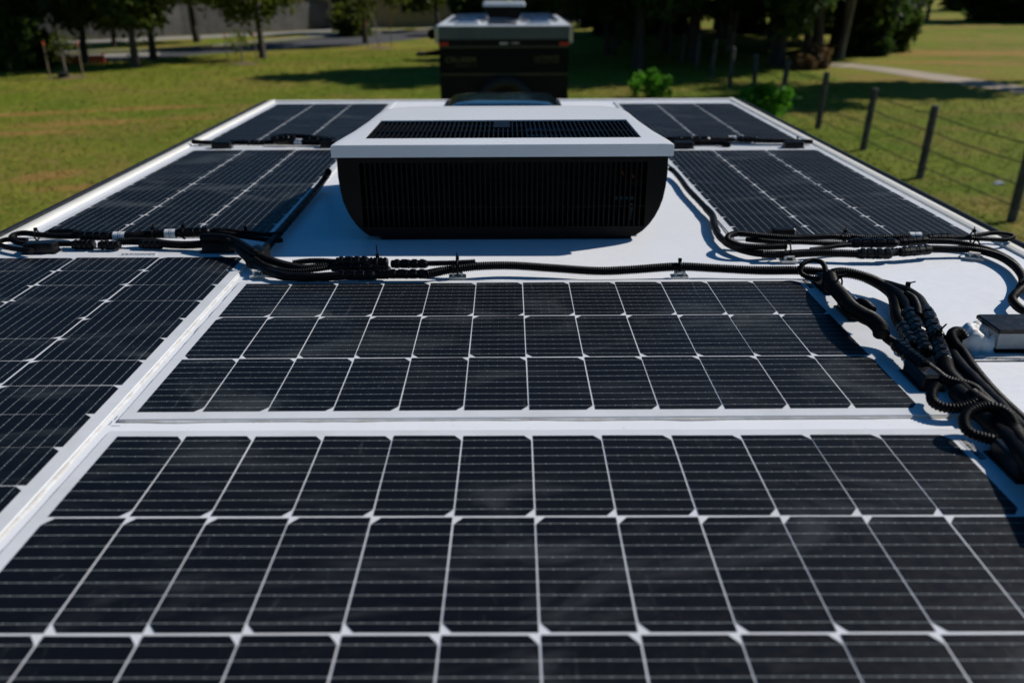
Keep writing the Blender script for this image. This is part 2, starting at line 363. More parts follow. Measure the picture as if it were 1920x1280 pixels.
for (a0, a1), (c0, c1) in (((218, 790), (236, 790)), ((214, 789), (221, 781))):
    p, q = P(a0, a1), P(c0, c1); dx = (q-p).normalized(); nn_ = Vector((-dx.y, dx.x, 0))*.0007
    b.add([p-nn_+Vector((0, 0, .0012)), q-nn_+Vector((0, 0, .0012)), q+nn_+Vector((0, 0, .0012)), p+nn_+Vector((0, 0, .0012))], [[0, 1, 2, 3]])
vpart(b, 'marker_line', M['ink'])

# ============================================================ solar panels
PA, PB = .084, .168
def cell_mesh(name, side):
    w_, h_, c = .0410, .0822, .0088
    if side > 0: pts = [(-w_, -h_), (w_-c, -h_), (w_, -h_+c*1.25), (w_, h_-c*1.25), (w_-c, h_), (-w_, h_)]
    else: pts = [(-w_+c, -h_), (w_, -h_), (w_, h_), (-w_+c, h_), (-w_, h_-c*1.25), (-w_, -h_+c*1.25)]
    b = MB(); b.prism(pts, 0, .0006); o = b.build(name, M['cell']); C.objects.unlink(o); return o.data
CELL = {1: cell_mesh('solar_cell', 1), -1: cell_mesh('solar_cell', -1)}
def bead(parent, x0, x1, y0, y1, seed):
    b = MB(); rnd = random.Random(seed); path = []
    per = [(x0, y0), (x1, y0), (x1, y1), (x0, y1), (x0, y0)]
    for (ax, ay), (bx, by) in zip(per[:-1], per[1:]):
        L = math.hypot(bx-ax, by-ay); k = int(L/.012)
        for i in range(k): t = i/k; path.append((ax+(bx-ax)*t, ay+(by-ay)*t))
    N = len(path); vs = []; cx, cy = (x0+x1)/2, (y0+y1)/2
    for i in range(N):
        x, y = path[i]; xn, yn = path[(i+1) % N]; xp, yp = path[i-1]; t = Vector((xn-xp, yn-yp, 0)).normalized(); o_ = Vector((t.y, -t.x, 0))
        nz = noise.noise(Vector((x*22+seed, y*22, 0)))*.0022+noise.noise(Vector((x*4+seed, y*4, 5)))*.002
        q = Vector((x, y, 0)); wd = .0018+max(0, nz)*1.4
        vs += [q-o_*.0012+Vector((0, 0, .0011)), q+o_*(.0004+nz*.2)+Vector((0, 0, .0014)), q+o_*(wd)+Vector((0, 0, .0007)), q+o_*(wd+.0012)+Vector((0, 0, -.0012))]
    b.add(vs, [[i*4+k, i*4+k+1, ((i+1) % N)*4+k+1, ((i+1) % N)*4+k] for i in range(N) for k in range(3)], 0, True)
    return b.build('sealant_bead', M['seal'], parent)
def junction(parent, x, y, lx=.027, ly=.062, h=.023):
    b = MB(); b.box(x-lx/2-.004, x+lx/2+.004, y-ly/2-.004, y+ly/2+.004, .0022, .0050, ch=.0012); b.box(x-lx/2, x+lx/2, y-ly/2, y+ly/2, .004, h, ch=.0018)
    o = b.build('junction_box', M['boxblk'], parent)
    b = MB(); b.box(x-lx/2+.002, x+lx/2-.002, y-ly/2+.004, y+ly/2-.004, h-.0003, h+.0014, ch=.0007); b.build('lid', M['boxblk'], o); return o
def make_panel(label, ox, oy, rz, seed, boxes, lab=None, warp=0):
    root = empty('solar_panel', (ox, oy, RZ-.0036), rz, label, 'solar panel', 'flexible solar panels glued to the caravan roof')
    x0, x1, y0, y1 = -.016, 1.082, -3*PB-.018, .014
    b = MB(); k = .008
    b.box(x0, x1, y0, y1, -.001, .0030, ch=.0010)
    b.build('backing_sheet', M['sheet'], root)
    for r in range(3):
        for c in range(12):
            o = bpy.data.objects.new('solar_cell', CELL[1 if r != 1 else -1]); C.objects.link(o); o.parent = root
            o.location = ((c+.5)*PA, -(r+.5)*PB, .0030+.00012*math.sin(seed+c*1.3+r)); 
            o.rotation_euler = (R(.18*math.sin(seed*3+c*2.1+r)), R(.22*math.sin(seed+c*1.7+r*2)), R(.06*math.sin(c*5+r*3+seed)))
    bead(root, x0, x1, y0, y1, seed)
    for (bx, by) in boxes: junction(root, bx, by)
    if lab:
        lx, ly, lw, lh, kind = lab; b = MB(); b.box(lx, lx+lw, ly, ly+lh, .0028, .0036, 0)
        rr = random.Random(3)
        if kind == 'bar':
            t = ly+.002
            while t < ly+lh-.003:
                w_ = rr.choice([.0005, .0009, .0014]); b.box(lx+.002, lx+lw*.62, t, t+w_, .0035, .0039, 1); t += w_+rr.choice([.0006, .001, .0014])
            t = ly+.004
            while t < ly+lh-.005: b.box(lx+lw*.72, lx+lw*.9, t, t+.0012, .0035, .0039, 1); t += .0021
        else:
            for q in range(4):
                t = ly+.003
                while t < ly+lh-.006:
                    L = rr.uniform(.003, .01); b.box(lx+.0025+q*lw/4.4, lx+.0025+q*lw/4.4+lw*.12, t, min(t+L, ly+lh-.002), .0035, .0039, 1); t += L+.0018
        b.build('sticker', [M['label'], M['ink'] if kind == 'bar' else M['greyink']], root)
    return root
make_panel('middle crosswise solar panel, just in front of the long black conduit', 0, 0, 0, 1, [(1.047, -.040), (1.044, -.165), (1.045, -.422)], (1.014, -.045, .012, .05, 'bar'))
near = make_panel('nearest solar panel, cut off by the bottom edge of the photo', .002, -.5650, R(-.38), 2, [(1.047, -.075), (1.047, -.25), (1.047, -.43)], (1.014, -.062, .012, .05, 'bar'))
near.scale = (1, 1.018, 1)
make_panel('solar panel at the left edge of the photo, lengthwise beside the two crosswise ones', -.554, -.843, R(90), 3, [(1.050, -.078), (1.050, -.44)], (1.022, -.32, .011, .075, 'txt'))
make_panel('solar panel left of the air conditioner, its right edge in the blue shadow', -.550, .333, R(90), 4, [(1.05, -.08), (1.05, -.44)])
make_panel('farthest solar panel on the left, behind the thin cable line', -.556, 1.462, R(90), 5, [])
make_panel('solar panel right of the air conditioner, behind the thick bundle of conduits', .973, .291, R(90), 6, [(1.05, -.08), (1.05, -.44)])
make_panel('farthest solar panel on the right, beside the dark awning rail', .970, 1.423, R(90), 7, [])

# ============================================================ air conditioner
ac = empty('air_conditioner', (.4675, .58, RZ-.002), 0, 'large white and black rooftop air conditioner with louvred front standing on the roof', 'air conditioner')
def L(x, y, z): return (x-.4675, y-.58, z)
AF, AB = .290, .90
right = [(.343, .177), (.3435, .135), (.3415, .109), (.3375, .084), (.331, .064), (.3225, .046), (.312, .0301), (.299, .016), (.285, .006)]
prof = right+[(-x, z) for x, z in reversed(right)]
hx0, hx1, hz0, hz1 = -.297, .300, .027, .163
hole = []
for x, z in prof: 
    if z > .15: hole.append((hx1 if x > 0 else hx0, hz1))
    elif z < .016: hole.append((hx1 if x > 0 else hx0, hz0))
    elif z < .03: hole.append((hx1 if x > 0 else hx0, hz0))
    else: hole.append((hx1 if x > 0 else hx0, min(hz1, max(hz0, z))))
N = len(prof); b = MB()
vs = [(x, AF+.003-.58, z) for x, z in prof]+[(x, AF+.010-.58, z) for x, z in prof]
vs = [(x*.994, AF-.58, .09+(z-.09)*.985) for x, z in prof]+[(x, AF+.005-.58, z) for x, z in prof]+[(x*.97, .70-.58, z) for x, z in prof]+[(x*.9, AB-.58, z*.9) for x, z in prof]
fs = []
for k in range(3):
    for i in range(N-1): fs.append([k*N+i, k*N+i+1, (k+1)*N+i+1, (k+1)*N+i])
fs.append(list(range(3*N, 4*N)))
b.add(vs, fs, 0, True)
vs = [(x*.994, AF-.58, .09+(z-.09)*.985) for x, z in prof]+[(x, AF-.58, z) for x, z in hole]+[(x, AF+.035-.58, z) for x, z in hole]
fs = [[i, i+1, N+i+1, N+i][::-1] for i in range(N-1)]+[[N+i, N+i+1, 2*N+i+1, 2*N+i][::-1] for i in range(N-1)]
fs += [[0, N, 2*N-1, N-1], [N, 2*N, 3*N-1, 2*N-1]]
b.add(vs, fs, 0)
b.box(-.262, .275, AF+.006-.58, .87-.58, -.002, .0057, 0)
b.build('case', M['acblack'], ac)
b = MB(); b.box(hx0-.01, hx1+.01, AF+.075-.58, AF+.08-.58, .016, .17); b.box(-.31, .31, AF+.036-.58, AF+.074-.58, .014, .018); b.build('coil', M['dark'], ac)
b = MB(); k = 54; pit = (hx1-hx0)/(k+1)
for i in range(k):
    x = hx0+pit*(i+1); b.box(x-.0016, x+.0016, AF+.0015-.58, AF+.020-.58, hz0, hz1)
b.box(hx0, hx1, AF+.010-.58, AF+.014-.58, .066, .069); b.box(hx0, hx1, AF+.010-.58, AF+.014-.58, .116, .118)
b.build('front_grille', M['acblack'], ac)
b = MB()
b.tube([(.25, AF+.05-.58, .158), (.252, AF+.05-.58, .135), (.262, AF+.048-.58, .12), (.262, AF+.05-.58, .085)], .0035, 8)
b.tube([(.270, AF+.052-.58, .158), (.274, AF+.05-.58, .13), (.284, AF+.05-.58, .115), (.285, AF+.05-.58, .06)], .003, 8)
b.build('copper_pipe', M['copper'], ac)
b = MB()
for i in range(8): b.tube([(.270+.004*(i % 2), AF+.044-.58, .030+i*.0048), (.281, AF+.043-.58, .031+i*.0048)], .0012, 6)
b.build('spring_clip', M['steel'], ac)
b = MB(); b.box(.236, .284, AF+.040-.58, AF+.042-.58, .075, .081); b.build('cable_tag', M['cyan'], ac)
# the white cover: top surface with a hole for the vent, and a skirt
vx0, vx1, vy0, vy1 = -.292, .293, .347, .600
stations = [(.278, .3490), (.284, .3495), (.315, .3455), (vy0, .342), (.38, .338), (.42, .333), (.46, .329), (.52, .3245), (.56, .3215), (vy1, .319), (.65, .317), (.70, .315), (.75, .311), (.79, .304), (.82, .294), (.85, .276), (.875, .25), (.893, .215), (.903, .16)]
def ztop(x, y, hw):
    e = 1-abs(x)/hw if hw else 0
    z = .2035 - max(0, y-.78)**2*.5
    z -= .0012*max(0, 1-e/.03)**2
    if y < .29: z -= .0015
    return z
us = [-1, -.985, -.955, -.92, 'a', -.6, -.35, -.1, .1, .35, .6, 'b', .92, .955, .985, 1]
b = MB(); vs = []; nxg = len(us)
for y, hw in stations:
    for u in us:
        if u == 'a': x = vx0 if y <= vy1+.001 else vx0*hw/.319
        elif u == 'b': x = vx1 if y <= vy1+.001 else vx1*hw/.319
        else: x = u*hw
        vs.append((x, y-.58, ztop(x, y, hw)))
fs = []
ia, ib = us.index('a'), us.index('b'); ja = [s[0] for s in stations].index(vy0); jb = [s[0] for s in stations].index(vy1)
for j in range(len(stations)-1):
    for i in range(nxg-1):
        if ja <= j < jb and ia <= i < ib: continue
        fs.append([j*nxg+i, j*nxg+i+1, (j+1)*nxg+i+1, (j+1)*nxg+i])
b.add(vs, fs, 0, True)
rim = [(0*nxg+i) for i in range(nxg)]+[j*nxg+nxg-1 for j in range(1, len(stations))]+[(len(stations)-1)*nxg+i for i in range(nxg-2, -1, -1)]+[j*nxg for j in range(len(stations)-2, 0, -1)]
K = len(rim); rv = [vs[i] for i in rim]
def off(v, d, z): 
    s_ = 1+d/.349; return (v[0]*s_, (v[1]+.0)*1.0-(d if v[1] < -.29 else -d if v[1] > .28 else 0), z)
ringA = [off(v, .0, v[2]) for v in rv]; ringB = [off(v, .0012, v[2]-.0018) for v in rv]; ringC = [off(v, .0012, min(.177, v[2]-.02)) for v in rv]; ringD = [off(v, -.006, min(.176, v[2]-.021)) for v in rv]
allv = ringA+ringB+ringC+ringD
b.add(allv, [[k_*K+i, k_*K+(i+1) % K, (k_+1)*K+(i+1) % K, (k_+1)*K+i][::-1] for k_ in range(3) for i in range(K)], 0, False)
for (x0, x1, y0, y1) in ((vx0, vx1, vy0, vy0+.0001), (vx0, vx1, vy1-.0001, vy1), (vx0, vx0+.0001, vy0, vy1), (vx1-.0001, vx1, vy0, vy1)):
    b.box(x0, x1, y0-.58, y1-.58, .188, .2034)
b.build('cover', M['accover'], ac)
b = MB(); k = 56; pit = (vx1-vx0)/k
for i in range(1, k): 
    x = vx0+pit*i; lean = .0; b.box(x-.0013, x+.0013, vy0-.58+.002, vy1-.58-.002, .191, .2005)
for yy in (vy0+.004, (vy0+vy1)/2-.02, vy1-.005): b.box(vx0, vx1, yy-.0025-.58, yy+.0025-.58, .1935, .2012)
for xx in (vx0+.002, vx1-.002): b.box(xx-.002, xx+.002, vy0-.58, vy1-.58, .1935, .2014)
b.box(-.022, .016, .50-.58, .597-.58, .194, .2022)
b.build('top_grille', M['acblack'], ac)
b = MB(); b.box(.055, vx1, vy0-.58, vy1-.58, .188, .190, 1); b.box(vx0, .055, vy0-.58, vy1-.58, .10, .102); b.build('vent_backing', [M['dark'], M['rail']], ac)
b = MB(); cx_, cy_ = -.11, .475-.58
b.tube([(cx_, cy_, .14), (cx_, cy_, .165)], .035, 24)
for i in range(7):
    a = 2*math.pi*i/7; M_ = Matrix.Translation((cx_, cy_, .15)) @ Matrix.Rotation(a, 4, 'Z') @ Matrix.Rotation(R(28), 4, 'X')
    b.prism([(.03, -.012), (.115, -.03), (.12, .02), (.03, .012)], -.0012, .0012, M=M_)
b.build('fan', M['fan'], ac)

# ============================================================ roof hatch behind the air conditioner
ht = empty('roof_hatch', (.452, 2.17, RZ-.004), 0, 'smoked dome roof hatch just behind the air conditioner at the end of the roof', 'roof hatch')
b = MB(); b.box(-.245, .255, -.245, .245, -.001, .028, ch=.006); b.build('frame', M['rail'], ht)
b = MB(); nn = 18; vs = []
for j in range(nn+1):
    for i in range(nn+1):
        u, v = -1+2*i/nn, -1+2*j/nn
        f = (1-abs(u)**5)*(1-abs(v)**5); vs.append((u*.235+.005, v*.235, .028+.040*max(0, f)**.35))
b.add(vs, [[j*(nn+1)+i, j*(nn+1)+i+1, (j+1)*(nn+1)+i+1, (j+1)*(nn+1)+i] for j in range(nn) for i in range(nn)], 0, True); b.build('dome', M['dome'], ht)
for xx in (-.20, .205):
    b = MB(); b.box(xx-.018, xx+.018, -.262, -.235, .018, .065, ch=.004); b.build('hinge', M['rail'], ht)

# ============================================================ conduits
def spline(pts, step):
    pts = [Vector(p) for p in pts]; q = [pts[0]*2-pts[1]]+pts+[pts[-1]*2-pts[-2]]; out = []
    for i in range(1, len(q)-2):
        p0, p1, p2, p3 = q[i-1:i+3]
        for k in range(24):
            t = k/24; out.append(.5*((2*p1)+(p2-p0)*t+(2*p0-5*p1+4*p2-p3)*t*t+(3*p1-p0-3*p2+p3)*t**3))
    out.append(pts[-1]); res = [out[0]]; acc = 0; last = out[0]
    for p in out[1:]:
        d = (p-last).length
        while acc+d >= step and d > 1e-9:
            t = (step-acc)/d; last = last.lerp(p, t); res.append(last.copy()); d = (p-last).length; acc = 0
        acc += d; last = p
    return res
def hose_part(name, parent, pts, r, ridged=True, pitch=.0042, mat='hose', wob=0):
    if ridged:
        path = spline(pts, pitch/4); rr = [r*(1.0, 1.0, .80, .80)[i % 4] for i in range(len(path))]
    else:
        path = spline(pts, .006); rr = [r*(1+.035*math.sin(i*.9)+.03*noise.noise(Vector((i*.3, r*900, 1)))) for i in range(len(path))]
    b = MB(); b.tube(path, rr, 12); return b.build(name, M[mat], parent)
def PX(l): return [P(*p) for p in l]
def hose(label, l, r, ridged=True, pitch=.0042, group='black cable conduits on the caravan roof', name='cable_conduit', mat='hose'):
    if l[0][0] > 1500 and sum(q[1] for q in l)/len(l) > 512: r *= 1.14
    root = empty(name, PX(l[:1])[0], 0, label, 'cable conduit', group)
    pts = [p-root.location for p in PX(l)]
    hose_part('conduit_tube', root, pts, r, ridged, pitch, mat); return root
def rel(root, l): return [p-root.location for p in PX(l)]
def connector(root, a, c, r, name='connector'):
    if a[0] > 1500 and a[1] > 512: r *= 1.12
    p0, p1 = rel(root, [a, c]); d = p1-p0; Ln = d.length
    prof_ = [(0, .70), (.02, .88), (.10, .92), (.11, 1), (.22, 1.0), (.23, .90), (.27, .89), (.28, .97), (.46, .96), (.47, 1.04), (.50, 1.04), (.51, .93), (.56, .92), (.57, 1.0), (.72, .99), (.73, .91), (.78, .91), (.79, 1.0), (.93, .98), (.96, .88), (1, .70)]
    b = MB(); b.tube([p0+d*t for t, _ in prof_], [r*q for _, q in prof_], 10, smooth=False)
    t = d.normalized(); sd = Vector((-t.y, t.x, 0)).normalized(); up = t.cross(sd); up = up if up.z > 0 else -up
    Mx = Matrix(((t.x, sd.x, up.x, p0.x), (t.y, sd.y, up.y, p0.y), (t.z, sd.z, up.z, p0.z), (0, 0, 0, 1)))
    for u0, u1, h in ((.12, .22, 1.04), (.29, .45, 1.02), (.58, .70, 1.05), (.79, .90, 1.03)):
        b.box(Ln*u0, Ln*u1, -r*.38, r*.38, 0, r*h, M=Mx); b.box(Ln*u0, Ln*u1, -r*h, r*h, -r*.25, r*.25, M=Mx)
    return b.build(name, M['conn'], root)
def tie(root, px, py, z, r, horiz=True, tail=.022, ang=.3):
    c = rel(root, [(px, py, z)])[0]; b = MB(); ax = Vector((1, 0, 0)) if horiz is True else Vector(horiz).normalized()
    a = Vector((0, 0, 1)); c_ = ax.cross(a).normalized()
    pts = [c+(a*math.cos(q)+c_*math.sin(q))*(r+.0012) for q in [2*math.pi*i/20 for i in range(21)]]
    b.tube(pts, .0016, 6)
    top = c+a*(r+.002); b.box(-.003, .003, -.003, .003, -.001, .005, M=Matrix.Translation(top))
    if tail: b.tube([top+Vector((0, 0, .003)), top+Vector((math.sin(ang)*tail, .003, math.cos(ang)*tail))], [.0016, .0011], 6)
    return b.build('cable_tie', M['tape'], root)
def sticker(root, a, c, r):
    p0, p1 = rel(root, [a, c]); b = MB(); b.tube([p0, p1], r, 14, 0, False); d = (p1-p0)
    b.tube([p0+d*.42, p0+d*.5], r*1.01, 14, 1, False); b.tube([p0+d*.62, p0+d*.66], r*1.01, 14, 1, False)
    return b.build('white_label', [M['label'], M['greyink']], root)

# -- long conduit across the top of the middle panel
h = hose('long straight corrugated conduit running between the air conditioner and the middle solar panel', [(800, 514, .013), (829, 508, .014), (860, 503, .017), (900, 499, .018), (960, 498, .016), (1040, 503, .013), (1120, 508, .012), (1180, 506, .013), (1270, 500, .017), (1340, 503, .014), (1420, 507, .012), (1490, 507, .012), (1530, 509, .012), (1556, 514, .014)], .0086)
tie(h, 858, 500, .019, .013, True, .012, -.1); tie(h, 1274, 500, .017, .009, True, 0, 0)
h = hose('short cut end of corrugated conduit lying on top of the long conduit', [(802, 494, .018), (850, 493, .022), (892, 491, .024)], .0056)
b = MB(); p = rel(h, [(888, 491, .024), (896, 494, .022), (902, 495, .02)]); b.tube(p, .0016, 6); b.build('blue_wire', M['wire_blue'], h)
# -- connector block in the centre left
h = hose('upper corrugated conduit entering the clump of connectors left of centre', [(549, 493, .018), (570, 490, .02), (599, 489, .022), (632, 491, .022)], .0058)
connector(h, (630, 491, .024), (692, 490, .026), .0095); connector(h, (690, 492, .024), (728, 492, .024), .0088); connector(h, (733, 495, .018), (802, 495, .018), .0085); tie(h, 709, 500, .02, .017, True, .022, -.05)
h = hose('middle corrugated conduit sagging into the clump of connectors left of centre', [(478, 486, .02), (497, 498, .017), (520, 506, .014), (555, 509, .012), (592, 505, .013), (625, 500, .014)], .0056)
connector(h, (622, 501, .014), (700, 503, .016), .0098); connector(h, (697, 506, .014), (732, 508, .014), .009)
h = hose('lowest thick conduit curving under the connectors at the top left of the middle panel', [(425, 452, .03), (442, 462, .022), (458, 478, .016), (475, 493, .011), (497, 506, .010), (526, 516, .010), (556, 519, .009), (600, 519, .009), (640, 517, .010)], .0082, False)
connector(h, (628, 516, .010), (704, 516, .010), .0095); connector(h, (700, 515, .010), (730, 515, .011), .0085); connector(h, (724, 514, .012), (803, 514, .012), .0088)
h = hose('ridged conduit draped diagonally over the others at the corner of the left solar panel', [(380, 446, .026), (408, 446, .030), (431, 449, .030), (447, 456, .028), (468, 469, .024), (490, 482, .02), (512, 490, .018), (540, 498, .014), (570, 503, .012), (600, 500, .014), (628, 495, .016)], .0082)
b = MB(); pp = spline(rel(h, [(380, 446, .026), (408, 446, .030), (431, 449, .030), (447, 456, .028), (468, 469, .024), (488, 481, .0205)]), .006); b.tube(pp, .0092, 12); b.build('tape_sleeve', M['tape'], h)
tie(h, 476, 486, .016, .016, (1, -1, 0), .004)
h = hose('smooth hose lying in the blue shadow along the left side of the air conditioner', [(616, 322, .06), (610, 333, .025), (593, 355, .012), (563, 390, .010), (533, 425, .010), (510, 452, .012), (494, 472, .012), (481, 490, .010)], .0085, False)
b = MB(); p = rel(h, [(482, 468, .012), (498, 475, .014)]); b.tube(p, .0105, 14); b.build('end_cap', M['boxblk'], h)
# -- left bundle
h = hose('conduit loop at the left edge of the roof behind the left solar panel', [(146, 443, .020), (110, 443, .018), (73, 440, .018), (46, 437, .018), (28, 440, .016), (21, 447, .014), (32, 454, .012), (55, 457, .010), (109, 457, .010), (150, 457, .010)], .0062)
connector(h, (136, 459, .010), (178, 459, .010), .010); connector(h, (185, 460, .010), (226, 460, .010), .009); tie(h, 69, 441, .017, .009, True, .004)
h = hose('outer dark conduit turning at the far left above a small junction box', [(60, 470, .012), (25, 466, .010), (5, 461, .010), (-4, 455, .010), (8, 450, .012), (25, 449, .014), (52, 450, .014)], .0055)
h = hose('taped cable run with two white stickers in front of the left row of cells', [(140, 440, .022), (175, 441, .022), (215, 443, .020), (240, 443, .020), (275, 440, .020), (312, 438, .020), (345, 437, .020), (395, 436, .020)], .0085, False, mat='tape')
sticker(h, (214, 443.3, .0205), (236, 443.0, .0205), .0098); sticker(h, (310, 438.5, .0205), (330, 438, .0205), .0098); connector(h, (150, 442, .022), (206, 443, .022), .0098); connector(h, (333, 437, .021), (394, 435, .021), .011); tie(h, 288, 440, .02, .0095, True, .011, .1); tie(h, 345, 437, .02, .011, True, .009, .1)
h = hose('lower ridged conduit in the left bundle, below the white stickers', [(222, 453, .012), (250, 452, .012), (285, 454, .012), (320, 458, .011), (355, 459, .011), (400, 456, .016), (436, 453, .022)], .0085)
connector(h, (262, 458, .009), (305, 459, .009), .009)
h = hose('upper thin conduit in the left bundle ending beside the air conditioner shadow', [(396, 434, .026), (420, 437, .026), (450, 442, .022), (482, 447, .018), (512, 451, .012), (530, 450, .010)], .0058)
tie(h, 461, 437, .026, .007, True, .014, .15)
h = hose('second thin conduit beside it, half hidden in the left bundle', [(400, 431, .03), (430, 432, .03), (462, 436, .026), (500, 440, .02), (528, 438, .014)], .0055)
h = hose('flat taped cable behind the left bundle resting on the dark cells', [(92, 436, .012), (120, 434.5, .012), (145, 435, .014)], .0065, False, mat='tape')
# -- far left and far right
h = hose('thin taped cable lying between the two left solar panels', [(361, 266, .008), (394, 267.5, .008), (455, 267.5, .009), (507, 267, .009), (560, 268, .009), (640, 270, .009)], .0075, False, mat='tape')
connector(h, (396, 268, .009), (440, 268, .009), .009); connector(h, (460, 267.5, .009), (497, 267.5, .009), .009)
h = hose('raised bundle of cable with a white sticker just left of the air conditioner', [(509, 262, .018), (525, 257, .026), (548, 256, .028), (590, 259, .024), (631, 264, .016)], .0095, False, mat='tape')
sticker(h, (553, 265.5, .014), (567, 266, .014), .010); connector(h, (512, 262, .020), (555, 260, .024), .012); connector(h, (570, 263, .018), (625, 265, .018), .011)
h = hose('thin taped cable lying between the two right solar panels', [(1250, 260, .016), (1293, 262, .014), (1337, 262, .014), (1381, 261, .014), (1424, 263, .012), (1494, 265, .009), (1524, 266, .008)], .0072, False, mat='tape')
connector(h, (1262, 262, .016), (1330, 262, .014), .011); sticker(h, (1366, 260, .015), (1380, 260.2, .015), .0098); connector(h, (1385, 261, .014), (1420, 262, .012), .0095); tie(h, 1495, 264, .009, .008, True, .004)
h = hose('short black cable stub under the right taped cable beside the air conditioner', [(1258, 267, .010), (1300, 267, .010), (1340, 268, .009), (1371, 271, .008)], .0085, False, mat='tape')
# -- right bundle in front of the right solar panel
h = hose('smooth hose snaking from the air conditioner down to the right bundle', [(1256, 316, .02), (1263, 321, .013), (1276, 336, .010), (1289, 354, .010), (1307, 373, .010), (1324, 391, .010), (1336, 405, .010), (1339, 422, .010), (1347, 441, .010), (1368, 459, .010), (1399, 471, .010), (1437, 477, .010)], .0072, False)
b = MB(); pp = spline(rel(h, [(1324, 391, .010), (1336, 405, .010), (1339, 422, .010), (1345, 436, .010)]), .006); b.tube(pp, .0082, 12); b.build('tape_sleeve', M['tape'], h)
h = hose('thick ridged conduit at the front of the right bundle', [(1430, 477, .011), (1474, 477, .011), (1502, 475, .012), (1540, 474, .013), (1575, 475, .013), (1608, 476, .013)], .0083)
connector(h, (1606, 476, .013), (1672, 476, .013), .0105); connector(h, (1686, 473, .014), (1745, 468, .014), .0100); connector(h, (1662, 474, .013), (1692, 472, .013), .008); tie(h, 1478, 468, .018, .014, True, .004)
h = hose('corrugated loop folded back on itself at the left end of the right bundle', [(1596, 447, .020), (1559, 444, .020), (1520, 445, .020), (1484, 446, .022), (1437, 443, .024), (1399, 439, .026), (1380, 438, .026), (1366, 443, .026), (1366, 452, .024), (1388, 460, .022), (1427, 463, .020), (1474, 462, .018)], .0068)
h = hose('middle corrugated strand of the right bundle', [(1400, 449, .012), (1430, 452, .016), (1465, 454, .018), (1502, 454, .018), (1545, 456, .017), (1592, 457, .016)], .0056)
connector(h, (1590, 456, .017), (1682, 456, .018), .0098); connector(h, (1684, 454, .018), (1738, 450, .019), .0098)
h = hose('slanting corrugated strand entering the right bundle connectors from below', [(1520, 468, .014), (1545, 465, .015), (1570, 461, .016), (1595, 459, .016)], .005)
h = hose('back strand of the right bundle with a white sticker and a cut end', [(1590, 443, .022), (1625, 447, .022), (1665, 446, .024), (1700, 444, .026), (1740, 443, .024)], .0065)
sticker(h, (1704, 443, .026), (1726, 443, .026), .0085); tie(h, 1583, 444, .024, .008, True, .008); connector(h, (1730, 446, .018), (1785, 445, .016), .0085)
b = MB(); b.box(-.02, .03, -.01, .01, 0, .022, ch=.003, M=Matrix.Translation(rel(h, [(1462, 446, .012)])[0])); b.build('clip', M['boxblk'], h)
h = hose('flat loop of conduit reaching to the dark rail on the right', [(1785, 446, .014), (1823, 443, .014), (1858, 437, .016), (1885, 438, .016), (1900, 443, .014), (1888, 449, .012), (1858, 449, .012), (1820, 447, .012), (1788, 447, .012)], .0048)
tie(h, 1824, 445, .013, .010, True, .010, .1)
h = hose('outer conduit sweeping from the right bundle to the right edge of the photo', [(1737, 452, .016), (1781, 453, .014), (1810, 457, .012), (1839, 464, .010), (1868, 474, .010), (1897, 490, .010), (1913, 508, .010), (1924, 524, .010), (1945, 545, .010), (1990, 568, .010), (2030, 596, .012), (2040, 622, .018), (2020, 640, .022)], .0056)
h = hose('inner conduit sweeping right then doubling back at the edge of the photo', [(1743, 466, .014), (1781, 467, .012), (1820, 468, .011), (1849, 473, .011), (1878, 483, .011), (1903, 500, .011), (1917, 520, .012), (1915, 539, .014), (1903, 552, .016), (1898, 561, .014), (1906, 573, .012), (1921, 583, .010), (1955, 594, .010), (1985, 606, .012), (1992, 622, .018), (1985, 638, .022)], .0064)
tie(h, 1830, 464, .012, .013, True, .008, .2); tie(h, 1915, 540, .014, .008, (0, 1, 0), .004)
# -- right foreground
h = hose('small corrugated loop standing up at the top right corner of the middle panel', [(1537, 524, .012), (1513, 519, .011), (1501, 510, .016), (1504, 496, .028), (1521, 488, .034), (1539, 491, .034), (1547, 502, .030), (1548, 520, .020), (1545, 535, .016)], .0048)
h = hose('thick corrugated conduit arching over the roof from the long conduit to the connectors', [(1552, 522, .018), (1560, 514, .026), (1580, 511, .028), (1606, 515, .026), (1633, 524, .022), (1658, 538, .018), (1674, 553, .016), (1679, 572, .014), (1682, 592, .012), (1692, 612, .012)], .0086)
connector(h, (1690, 608, .012), (1716, 650, .012), .0088)
h = hose('smooth branch forking down to the left of two big connectors', [(1658, 536, .020), (1684, 550, .022), (1698, 568, .022), (1706, 588, .020)], .0072, False)
connector(h, (1704, 584, .020), (1724, 628, .018), .0105); connector(h, (1722, 624, .018), (1738, 662, .014), .0095)
h = hose('smooth branch curving round to the right of two big connectors', [(1652, 533, .018), (1680, 540, .020), (1704, 549, .022), (1722, 562, .022), (1736, 584, .022)], .0082, False)
connector(h, (1735, 582, .022), (1757, 636, .020), .0108); connector(h, (1754, 630, .020), (1772, 682, .016), .0100); tie(h, 1757, 640, .02, .012, (0, 1, 0), .016, .7); tie(h, 1700, 547, .024, .010, (1, -1, 0), .014, 1.2)
h = hose('thin corrugated strand between the two big connectors', [(1700, 552, .028), (1712, 560, .03), (1720, 576, .03), (1722, 592, .028)], .0056)
h = hose('fat taped conduit hanging over the right edge of the middle panel', [(1556, 520, .022), (1562, 536, .024), (1579, 556, .026), (1595, 576, .028), (1616, 590, .032), (1636, 600, .034), (1650, 614, .032), (1653, 628, .026)], .0108)
b = MB(); pp = spline(rel(h, [(1556, 520, .022), (1562, 536, .024), (1579, 556, .026), (1595, 576, .028), (1608, 586, .030)]), .006); b.tube(pp, .0106, 12); b.build('tape_sleeve', M['tape'], h)
